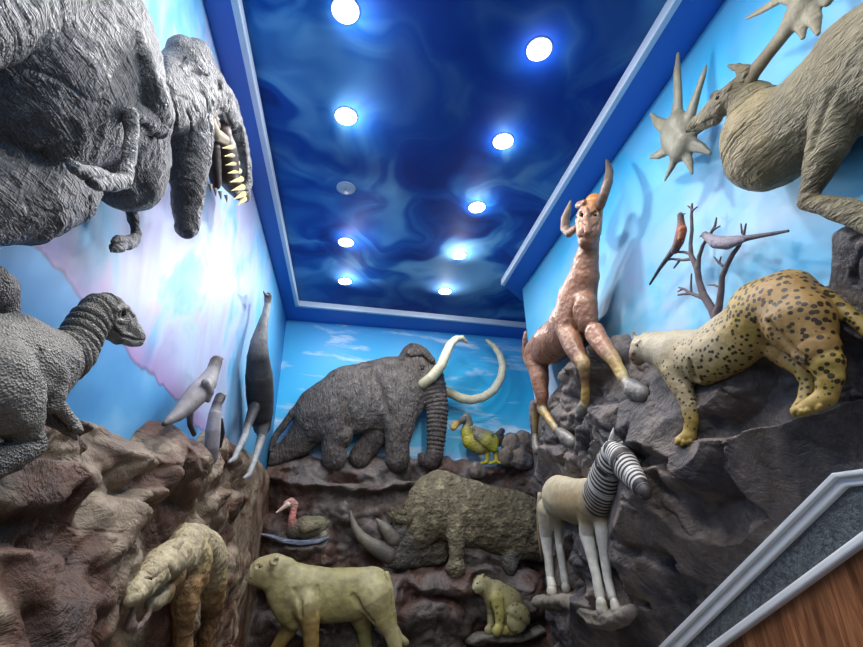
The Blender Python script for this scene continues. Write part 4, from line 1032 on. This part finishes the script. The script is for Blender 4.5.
    mo.chain([(222, 134, .20, 12, (84, 54, 48)), (223, 150, .19, 17, (48, 34, 32)), (225, 166, .18, 17.5, (44, 32, 32)), (231, 180, .17, 12, (44, 32, 32)), (238, 194, .17, 6, (44, 32, 32))])
    mo.chain([(213, 148, .20, 9, (60, 42, 40)), (214, 166, .19, 9, (44, 32, 32)), (216, 182, .18, 7, (44, 32, 32))])
    mo.chain([(211, 122, .32, 6, (190, 172, 136)), (216, 134, .32, 6, (190, 172, 136)), (226, 140, .32, 4.5, (176, 156, 122))])
    mo.build('mouth_lining', hide('mouth_lining', (.8, 1.15), 10, [], .5), th, lab='dark reddish mouth lining')
    tm = plain('tooth_ivory', (214, 196, 140), .3)
    for i, (x, y, lx, ly) in enumerate([(231, 147, -8, 1), (233, 155, -8, 1), (235, 163, -8.5, 2), (237, 171, -8.5, 2), (239, 179, -8.5, 3), (240.5, 187, -8.5, 3.5), (241.5, 194, -7, 5), (242, 199, -4, 6)]):
        cone_part('tooth', WL, (x+2, y, .31), (x+lx, y+ly, .35), 2.9, .35, tm, th)
    for x, y, lx, ly in [(210, 184, 1, 8), (215, 188, 1, 8), (220, 191, 1, 8), (226, 195, 1, 7)]:
        cone_part('tooth', WL, (x, y, .26), (x+lx, y+ly, .27), 2.0, .35, plain('tooth_dark', (92, 84, 70), .4), th)
    ball_part('eye', WL, 227.3, 101.5, s, 2.5, plain('eye_amber', (70, 48, 30), .12), th)
trex()

def hadro():
    th = thing('long_necked_dinosaur', base_of(WL, 30, 440, .2), 'grey plant-eating dinosaur with deep ringed neck folds and closed mouth, at the left edge', 'dinosaur')
    m = hide('dinosaur_hide_pebbled', (0.7, 1.25), 8, [('cell', 190, .8, 0.006, None), ('ridge', 14, .5, .015, (1, 1.8, .6))], 0.45, 0.5)
    g, l, dk = (134, 131, 124), (160, 156, 148), (92, 90, 88)
    s = Sculpt(WL, res=.85, k=5, d=.14, sq=.8, pig=.54)
    s.chain([(-25, 372, .16, 50, l), (10, 366, .18, 45, l), (40, 366, .18, 34, l)], k=8)
    s.chain([(40, 364, .2, 30, l), (60, 362, .2, 24, l), (74, 350, .2, 20.5, l), (83, 334, .2, 18.5, g), (92, 318, .2, 17, g), (102, 311, .2, 16.5, g), (110, 314, .2, 15, g)], ring=(8.5, 1.9), k=3, tagv=1)
    s.chain([(113, 315, .22, 15, l), (120, 318, .22, 13, l), (126, 326, .22, 11.5, l), (134, 333, .22, 8.4, l), (139, 337, .22, 5.8, l)], k=4)
    s.chain([(110, 326, .22, 13, g), (118, 334, .22, 9, g), (130, 340, .22, 5.5, g), (139, 342, .21, 3.6, g)], k=3)
    s.chain([(116, 309, None, 3, l), (121, 306.5, None, 3.4, l), (127, 309, None, 3, l), (133, 315, None, 2.4, l)], k=1.2)
    s.chain([(118, 320, None, 2.4, l), (124, 322, None, 2.4, l), (129, 319, None, 2, l)], k=1.2)
    s.chain([(114, 325, None, 2, l), (122, 333, None, 1.8, l), (132, 336.5, None, 1.6, l), (142, 338, None, 1.2, l)], k=.8)
    s.chain([(144, 340, .36, 1.3), (134, 339.5, .40, 1.5), (124, 336, .42, 1.6), (115, 329, .42, 1.5), (111, 321, .4, 1.2)], k=1.2, cut=True)
    s.chain([(123, 314, .44, 2.2)], k=1.5, cut=True)
    # thigh, shin, foot
    s.chain([(-5, 382, .32, 36, l), (8, 400, .33, 30, l), (22, 420, .33, 19, g), (31, 434, .33, 10.5, g), (36, 445, .34, 8.6, g)], k=4)
    s.chain([(36, 446, .34, 8, g), (16, 456, .33, 13, dk), (-10, 464, .32, 14, dk)], k=4)
    # arms
    s.chain([(52, 345, .34, 7, l), (53, 362, .36, 9.5, l), (58, 380, .37, 9.5, l), (57, 395, .37, 8, l), (52, 406, .36, 6.4, g)], k=3)
    s.chain([(54, 400, .36, 7, l), (62, 410, .37, 5.6, l), (71, 420, .38, 4.4, l), (76, 427, .38, 4.6, l)], k=2)
    s.chain([(44, 398, .3, 8, g), (46, 415, .3, 7, dk), (60, 424, .32, 5.4, dk), (70, 431, .33, 4.6, dk)], k=2)
    s.chain([(75, 428, .4, 3, g), (81, 430, .4, 1.8, g)], k=1.2); s.chain([(72, 433, .38, 3, g), (76, 438, .38, 1.6, g)], k=1.2)
    s.chain([(40, 352, .5, 2), (42, 380, .5, 4), (40, 400, .5, 3)], k=6, cut=True)
    def dsp(V, tg, al): return .004*ridged(V*np.array([13, 13, 22]), 2, 5)*(1-.6*np.clip(tg, 0, 1))
    s.build('body', m, th, disp=dsp)
    ball_part('eye', WL, 122.8, 314, s, 2.1, M_EYE, th)
    s = Sculpt(WL, res=.8, k=4, d=.12, sq=.9)
    s.chain([(-14, 286, .12, 20, dk), (-2, 290, .12, 16.5, (104, 102, 100)), (1, 306, .12, 13.5, dk), (0, 322, .1, 13.5, dk)], k=4)
    o = s.build('dinosaur_head', m, None, disp=lambda V, tg, al: .003*ridged(V*20, 2, 5))
    tag(o, 'dark grey rounded dinosaur head cut off by the left edge, above the ringed-neck dinosaur', 'dinosaur')
hadro()

def birds():
    m = hide('auk_plumage', (.8, 1.2), 16, [('noise', 40, .4, .008, None)], .55)
    th = thing('great_auk', base_of(WL, 188, 425, .1), 'large grey flightless seabird leaning right, tail to the left on a crag', 'bird', None)
    g, l, dk = (142, 138, 142), (172, 168, 172), (72, 68, 72)
    s = Sculpt(WL, res=.45, k=3, d=.14, sq=.9)
    s.chain([(216, 362, .14, 6.2, (84, 76, 78)), (213, 371, .14, 6.6, g), (207, 383, .14, 9.6, l), (198, 393, .14, 11, l), (188, 404, .14, 9.8, g), (178, 414, .14, 7, g), (168, 421, .14, 4, g), (164, 424, .14, 2.4, dk)], k=3)
    s.chain([(205, 383, .24, 4, g), (209, 392, .27, 5, g), (208, 400, .27, 2.6, g)], k=1.6)
    s.chain([(190, 413, .12, 3.6, g), (190, 425, .12, 2.6, dk), (194, 434, .12, 2.4, dk)], k=1.5)
    s.build('body', m, th)
    cone_part('bill', WL, (218, 359.5, .15), (222.5, 359, .15), 3.4, 1, plain('bill_slate', (70, 62, 64), .4), th)
    th = thing('great_auk', base_of(WL, 214, 455, .1), 'smaller upright black-and-white flightless seabird behind the leaning one', 'bird', None)
    s = Sculpt(WL, res=.45, k=2, d=.12, sq=.9)
    s.chain([(220, 398, .12, 5.2, (44, 42, 46)), (217, 404, .12, 4.8, dk), (215, 414, .12, 6.2, (190, 188, 196)), (213, 430, .12, 7.4, (186, 184, 194)), (212, 446, .12, 7.2, (160, 158, 170)), (212, 458, .12, 5.6, (150, 146, 152))], k=2)
    s.chain([(220, 420, .15, 3, (44, 42, 46)), (221.5, 433, .16, 3.4, (44, 42, 46)), (220, 446, .15, 2, (44, 42, 46))], k=1)
    s.build('body', m, th)
    cone_part('bill', WL, (222, 397, .12), (226, 395.5, .12), 2.2, .6, plain('bill_slate', (70, 62, 64), .4), th)
    th = thing('giant_moa', base_of(WL, 250, 468, .12), 'tall dark long-necked flightless bird with pale legs, beside the mammoth', 'bird', None)
    s = Sculpt(WL, res=.42, k=3, d=.14, sq=.9)
    k_, gy, pl = (70, 72, 78), (122, 124, 128), (172, 176, 180)
    s.chain([(268, 296.5, .14, 4, k_), (267.5, 304, .14, 3.4, pl), (265.5, 314, .14, 3.8, (160, 164, 168)), (262, 328, .14, 6, gy), (259, 343, .14, 9, gy), (258, 358, .15, 11.5, k_), (259, 376, .16, 14, k_), (260, 394, .16, 14.2, k_), (261, 412, .16, 12.6, k_), (262, 426, .15, 9, k_)], k=3)
    s.chain([(254, 408, .14, 6, (44, 46, 52)), (248, 425, .15, 4.2, (60, 62, 68)), (244.5, 437, .17, 3.6, pl), (238, 450, .19, 3, pl), (234, 459, .2, 2.8, pl)], k=2)
    s.chain([(263, 420, .2, 8, k_), (261.5, 437, .22, 4.6, gy), (257, 452, .25, 3.4, pl), (253, 464, .26, 3, pl), (249, 474, .27, 2.8, pl)], k=2)
    s.chain([(234, 459, .2, 2.6, pl), (229, 462, .22, 1.6, pl)], k=1); s.chain([(249, 475, .27, 2.6, pl), (244, 478, .3, 1.6, pl)], k=1)
    s.build('body', hide('moa_plumage', (.7, 1.25), 14, [('fur', 34, .6, .012, (1, 1, .35))], .6), th)
    cone_part('bill', WL, (266, 295.5, .14), (263.5, 291.5, .14), 2.0, .5, plain('bill_slate', (70, 62, 64), .4), th)
birds()

def beast():
    th = thing('sabre_toothed_cat', base_of(WL, 190, 640, .45), 'shaggy cream and ochre beast with its head lowered and mouth open, at the bottom left', 'prehistoric cat')
    m = hide('beast_coat', (0.65, 1.25), 10, [('fur', 22, .8, .02, (1, 1, .5)), ('cell', 40, .4, .01, None)], .6, .35)
    c, o, b = (190, 176, 144), (152, 120, 80), (118, 90, 58)
    s = Sculpt(WL, res=.55, k=4, d=.45, sq=.9, pig=.78)
    s.chain([(186, 538, 0.3, 11.5, c), (196, 546, 0.3, 17, c), (205, 556, 0.3, 18.5, c), (208, 572, 0.3, 17.5, (168, 152, 108)), (208, 588, 0.3, 15.5, o)], k=5)
    s.chain([(184, 548, 0.342, 15, c), (190, 560, 0.356, 19, (176, 160, 110)), (189, 578, 0.37, 17, o)], k=5)
    s.chain([(186, 588, 0.398, 13, o), (185.5, 604, 0.412, 10.6, o), (184, 622, 0.412, 8.2, b), (182.5, 640, 0.412, 7, o), (182, 654, 0.412, 8, o)], k=4)
    s.chain([(211, 592, 0.3, 13, o), (211, 610, 0.286, 10, b), (207, 628, 0.272, 7.6, b), (205, 645, 0.272, 7, b)], k=4)
    s.chain([(184, 555, .38, 14, c), (171, 558, .42, 14.5, c), (159, 567, .45, 13.8, c), (149, 577, .48, 12, c), (140, 587, .49, 10.6, c), (133, 594, .50, 9, (188, 178, 144))], k=4)
    s.chain([(164, 592, .42, 8, o), (158, 600, .44, 6, c), (150, 604, .46, 4.6, (176, 166, 134))], k=3)
    s.chain([(171, 578, .42, 11, o), (169, 592, .40, 7, b)], k=4)
    s.chain([(141, 572, None, 1.8, c), (149, 574, None, 2.4, c), (157, 571, None, 2.2, c), (164, 565, None, 2, c)], k=1.5)
    s.chain([(126, 588, None, 2.4, (110, 98, 84)), (129, 586, None, 2.2, (110, 98, 84))], k=1)
    s.chain([(174, 548, None, 3.4, c), (179, 543, None, 2.6, c)], k=1.5)
    s.chain([(143, 592, None, 3, c), (136, 597, None, 3, c), (129, 600, None, 2.4, c)], k=1.5)
    s.chain([(150, 606, .47, 2.2, (150, 130, 116)), (148, 614, .47, 1.6, (150, 128, 116)), (142, 624, .48, 1.5, (156, 134, 124)), (135, 629, .49, 1.7, (156, 134, 124)), (130.5, 625, .49, 1.6, (156, 134, 124)), (132, 614, .49, 1.3, (156, 134, 124)), (134, 604, .49, 1.4, (150, 130, 116))], k=.8)
    s.chain([(144, 579, 0, 1.7), (150, 580, 0, 1.9), (155, 577, 0, 1.4)], k=1.4, cut=True)
    s.chain([(126, 604, 0, 1), (136, 604, 0, 1.1), (146, 597, 0, 1.2), (152, 589, 0, 1.1), (157, 582, 0, 1)], k=1.5, cut=True)
    s.chain([(166, 566, 0, 1.4), (170, 576, 0, 2), (166, 590, 0, 1.6)], k=4, cut=True)
    s.build('body', m, th, disp=lambda V, tg, al: .012*ridged(V*np.array([12, 12, 8]), 3, 3))
    ball_part('eye', WL, 149.5, 579.5, s, 2.3, M_EYE, th)
beast()
# ------------------------------------------------------------------ modelled rock relief on the three walls
def rock_mat(name, cols, sc=2.2, seed=0):
    t = NT(name); v = t.map((1, 1, 1), (0, 0, 0), (seed, seed*2, 1))
    n = t.noise(sc, 6, .6, .6, v); c = t.ramp(n, [(0.30, cols[0]), (0.45, cols[1]), (0.55, cols[2]), (0.68, cols[3])])
    n2 = t.noise(sc*4.5, 8, .65, .3, v)
    c = t.mix(1.0, c, t.ramp(n2, [(0.28, .45), (0.5, .95), (0.72, 1.35)]), 'MULTIPLY')
    n3 = t.math('ABSOLUTE', t.math('SUBTRACT', t.noise(sc*2, 5, .6, 1.0, v), .5))
    b = t.bump(n2, .7, .05); b = t.bump(t.ramp(n3, [(0, 0), (.06, 1)]), .35, .02, b); b = t.bump(t.noise(60, 4, .6), .35, .006, b)
    return t.done(c, .55, b, .4)
def rock(name, wall, mat, top, ctrl, ledges, urange, vbot, step, label, facets=(.5, .2, .08), amp=1.0, seed=0, slope=.5, topd=.12, warp=0.0, below=None):
    """top: skyline pixels; ctrl: (px, py, depth) base relief; ledges: (pixel line with depth, protrusion, drop)"""
    T = np.array([wall.hit(x, y, topd)[0] for x, y in top]); T = T[T[:, 0].argsort()]
    u0, u1 = urange; us = [u0]
    while us[-1] < u1: us.append(us[-1]+step*max(.25, min(1.0, us[-1]/4.5)) if wall is not WB else us[-1]+step)
    us = np.array(us); vt = np.interp(us, T[:, 0], T[:, 2])
    vt = vt + .03*vnoise(np.stack([us*7, us*0, us*0+seed], 1))+.02*vnoise(np.stack([us*19, us*0, us*0+seed], 1))
    nv = int((vt.max()-vbot)/step*.9); S = np.linspace(0, 1, nv)
    vb = np.full(us.shape, vbot)
    if below is not None:
        B = np.array(below); B = B[B[:, 0].argsort()]; vb = np.maximum(vb, np.interp(us, B[:, 0], B[:, 1])-.012)
    U = np.repeat(us[:, None], nv, 1); Vv = vb[:, None]+(vt-vb)[:, None]*S[None]
    C = np.array([wall.hit(x, y, d)[0] for x, y, d in ctrl])
    d2 = (U[..., None]-C[:, 0])**2+(Vv[..., None]-C[:, 2])**2+.01; w = d2**-1.6; D = (w*C[:, 1]).sum(-1)/w.sum(-1)
    p = np.stack([U.ravel(), Vv.ravel(), np.full(U.size, seed*3.1)], 1)
    uu = U+.10*vnoise(p*2.3, 1).reshape(U.shape)+.03*vnoise(p*9, 2).reshape(U.shape)
    vv = Vv+.10*vnoise(p*2.3, 5).reshape(U.shape)+.03*vnoise(p*9, 6).reshape(U.shape)
    R = 0
    for i, fc in enumerate(facets): R = R+amp*(.85 if i == 0 else 1.0)*(facet(uu.ravel(), (vv*1.25).ravel(), fc, seed*11+i*5, .75).reshape(U.shape)-.22*fc)
    R = R+.02*amp*ridged(p*5, 4, seed).reshape(U.shape)+.006*fbm(p*30, 3, seed).reshape(U.shape)
    H = D+R*(np.clip(D/.12, .35, 1) if wall is WL else 1)
    for line, prot, drop in ledges:
        Ln = np.array([wall.hit(x, y, d)[0] for x, y, d in line]); Ln = Ln[Ln[:, 0].argsort()]
        vl = np.interp(U, Ln[:, 0], Ln[:, 2])+.02*vnoise(p*8, 11).reshape(U.shape); dv = vl-Vv
        e = np.clip((U-Ln[0, 0])/.12, 0, 1)*np.clip((Ln[-1, 0]-U)/.12, 0, 1); e = e*e*(3-2*e)
        a = np.clip((dv+.02)/.035, 0, 1); a = a*a*(3-2*a); b = 1-np.clip(dv/drop, 0, 1); b = b**.8
        above = np.clip((.18+dv)/.18, 0, 1)*(dv < 0)       # the ground just above the lip slopes back
        H = H+e*prot*(a*b) - e*.05*above*(1-a)
    lim = np.full(U.shape, 9.0)
    for (wl, u, v, n, r, sq) in CARVE:
        if wl is not wall: continue
        m = (np.abs(U-u) < r+.5) & (np.abs(Vv-v) < r+.5)
        if not m.any(): continue
        dist = np.sqrt((U[m]-u)**2+(Vv[m]-v)**2)
        lim[m] = np.minimum(lim[m], n-.25*r*sq+np.maximum(0, dist-r*.92)*slope)
    H = np.minimum(H, lim)
    if below is not None:      # the relief dies out against the stair moulding
        B = np.array(below); B = B[B[:, 0].argsort()]; bl = np.interp(U, B[:, 0], B[:, 1])
        H = np.minimum(H, .07+np.clip(Vv-bl-.01, 0, 9)*.55)
    if wall is WR: H = H*np.clip((YR+.06-U)/.5, .12, 1)
    if wall is WL: H = H*np.clip((5.45-U)/.8, .1, 1)
    tp = np.clip((vt[:, None]-Vv)/.16, 0, 1); H = np.maximum(H, .06)*np.sqrt(1-(1-tp)**2)+.002
    sh = warp*ridged(p*3.3, 2, seed+5).reshape(U.shape)*tp
    P = np.stack([U.ravel(), H.ravel(), (Vv+sh).ravel()], 1)
    nu = len(us); I = np.arange(nu*nv).reshape(nu, nv)
    Q = np.stack([I[:-1, :-1].ravel(), I[1:, :-1].ravel(), I[1:, 1:].ravel(), I[:-1, 1:].ravel()], 1)
    if wall.flip: Q = Q[:, ::-1]
    o = mk_mesh(name, wall.world(P), Q, mat, None)
    tag(o, label, 'rock relief'); return o
M_RK_L = rock_mat('rock_left', [(52, 44, 42), (94, 66, 52), (138, 124, 106), (112, 88, 70)], 1.9, 1)
M_RK_B = rock_mat('rock_back', [(48, 44, 44), (86, 62, 52), (102, 96, 94), (80, 68, 60)], 1.7, 4)
M_RK_R = rock_mat('rock_right', [(46, 44, 48), (76, 72, 74), (118, 108, 102), (86, 74, 66)], 2.0, 7)
rock('rock_cliff', WB, M_RK_B,
     [(240, 454), (258, 452), (275, 454), (300, 451), (330, 455), (400, 453), (440, 453), (452, 455), (465, 455), (478, 464), (500, 466), (508, 450), (522, 436), (545, 436), (580, 440)],
     [(260, 480, .15), (350, 474, .16), (430, 474, .18), (480, 475, .22), (520, 470, .25), (300, 500, .16), (360, 510, .14), (300, 545, .30), (260, 560, .3), (360, 560, .22), (420, 590, .36), (480, 590, .38), (520, 600, .4), (430, 560, .25), (300, 620, .25), (430, 640, .35), (540, 540, .2), (540, 640, .35), (320, 600, .5), (380, 600, .5), (290, 640, .45), (360, 640, .5)],
     [([(255, 468, .3), (275, 474, .35), (300, 478, .4), (340, 484, .42), (380, 484, .42), (420, 478, .42), (445, 466, .3)], .30, .10),
      ([(470, 467, .25), (488, 468, .3), (505, 466, .3)], .12, .2),
      ([(380, 580, .4), (420, 576, .45), (455, 573, .5), (480, 568, .45), (520, 570, .45), (552, 575, .45)], .20, .5),
      ([(250, 520, .3), (262, 514, .35), (280, 520, .3)], .12, .2), ([(330, 505, .2), (345, 500, .3), (356, 512, .3)], .10, .3),
      ([(250, 610, .4), (300, 625, .4), (330, 630, .4)], .1, .3), ([(395, 610, .4), (420, 600, .45), (450, 606, .4)], .1, .3)],
     (0.0, 3.9), -.1, .016, 'brown and grey rock relief across the far wall, from the mammoth down to the lion', (.5, .22, .09), .75, 4, .9, .2, .03)
rock('rock_cliff', WR, M_RK_R,
     [(521, 404), (532, 398), (548, 392), (560, 374), (580, 352), (600, 339), (610, 333), (617, 338), (624, 352), (640, 359), (650, 366), (665, 368), (700, 352), (760, 312), (800, 292), (816, 282), (830, 268), (842, 248), (849, 228), (863, 222), (900, 210), (960, 190)],
     [(540, 420, .08), (590, 400, .10), (640, 385, .10), (720, 400, .13), (780, 380, .10), (850, 330, .09), (860, 250, .10), (840, 430, .22), (700, 470, .24), (760, 460, .16), (640, 470, .2), (560, 470, .12), (545, 560, .12), (560, 600, .24), (610, 620, .24), (640, 550, .22), (680, 560, .2), (740, 520, .08), (800, 470, .10), (660, 620, .1), (720, 600, .05), (590, 645, .22)],
     [([(530, 455, .2), (560, 447, .2), (578, 440, .2), (590, 428, .2), (604, 412, .22), (630, 404, .22), (652, 400, .22), (668, 398, .2)], .10, .35),
      ([(668, 452, .25), (700, 442, .27), (740, 432, .27), (770, 424, .27), (806, 414, .28), (840, 404, .28), (880, 392, .28)], .15, .30),
      ([(543, 598, .2), (566, 599, .25), (590, 612, .28), (612, 619, .28), (634, 616, .26), (650, 600, .2)], .14, .18),
      ([(640, 480, .2), (670, 470, .22), (690, 480, .2)], .07, .3), ([(760, 460, .2), (800, 446, .2), (863, 428, .2)], .07, .15)],
     (.55, YR+.02), ZF+.35, .014, 'grey rock relief on the right wall carrying the cheetah, the horned animal and the quagga', (.42, .18, .07), .85, 7, .45, .10, .03, A)
rock('rock_cliff', WL, M_RK_L,
     [(-60, 440), (20, 420), (50, 404), (66, 397), (85, 402), (97, 415), (125, 421), (137, 427), (150, 438), (160, 437), (168, 428), (180, 424), (190, 429), (200, 442), (210, 452), (216, 446), (222, 433), (234, 428), (240, 440), (250, 450), (264, 456)],
     [(0, 500, .14), (60, 450, .12), (100, 450, .14), (130, 470, .12), (170, 470, .14), (200, 480, .08), (235, 480, .05), (248, 500, .03), (252, 560, .02), (235, 520, .05), (240, 640, .04), (60, 520, .12), (20, 560, .18), (90, 560, .10), (130, 540, .07), (60, 620, .14), (115, 640, .05), (110, 600, .04), (125, 570, .05), (180, 620, .2), (228, 560, .08), (240, 600, .05), (20, 640, .2)],
     [([(60, 412, .2), (95, 418, .22), (127, 424, .22), (140, 440, .2)], .08, .10), ([(-10, 500, .2), (30, 478, .22), (60, 468, .25), (92, 468, .25), (98, 490, .2)], .12, .14),
      ([(90, 505, .15), (112, 502, .2), (135, 508, .2), (150, 498, .2), (160, 490, .15)], .08, .10), ([(-10, 508, .3), (10, 505, .3), (24, 512, .25)], .06, .1),
      ([(-10, 562, .3), (30, 555, .3), (56, 556, .3), (66, 572, .25)], .10, .12), ([(50, 612, .3), (80, 606, .3), (100, 602, .3)], .06, .14),
      ([(150, 445, .2), (175, 440, .25), (192, 450, .2)], .07, .15), ([(200, 500, .1), (225, 492, .1), (240, 500, .1)], .05, .25)],
     (.75, 5.72), ZF+.9, .013, 'craggy brown rock relief on the left wall, below the long-necked dinosaur and the grey birds', (.40, .17, .07), .75, 2, .45, .12, .03)
r = Sculpt(WR, res=.7, k=4, d=.3, sq=1.9, pig=.9); gc = (140, 132, 122)
r.chain([(541, 602, .32, 4, gc), (556, 601.5, .32, 5, gc), (572, 601, .33, 5.2, gc), (586, 608, .35, 5.6, gc), (598, 617, .37, 6.2, gc), (610, 620, .38, 6.4, gc), (622, 618, .37, 5, gc), (632, 611, .34, 3, gc)], carve=False)
o = r.build('rock_ledge', M_ROCKLEDGE, None, disp=lambda V, tg, al: .022*ridged(V*6, 3, 2))
tag(o, 'pale worn rock ledge under the hooves of the striped-necked quagga', 'rock ledge')
# loose boulders beside the dodo
bm_ = rock_mat('boulder_rock', [(70, 64, 64), (100, 88, 80), (120, 112, 106), (104, 84, 70)], 3, 11)
for i, (x, y, r, lb) in enumerate([(512, 444, 10, 'round grey boulder directly behind the dodo tail'), (524, 441, 9, 'dark boulder against the wall corner, right of the dodo'),
                       (506, 457, 8.5, 'brown boulder at the dodo feet, right side'), (520, 459, 9.5, 'lower grey boulder between the dodo and the wall corner'), (477, 470, 7, 'small boulder under the dodo beak')]):
    s = Sculpt(WB, res=.8, k=3, d=.25, sq=.9); s.chain([(x, y, .26+.02*i, r), (x+r*.5, y+2, .26+.02*i, r*.75)], carve=False)
    o = s.build('boulder', bm_, None, disp=lambda V, tg, al, i=i: .035*(facet(V[:, 0]+V[:, 1]*.7, V[:, 2], .09, 20+i, .8)/.09))
    tag(o, lb, 'boulder', 'boulders beside the dodo')
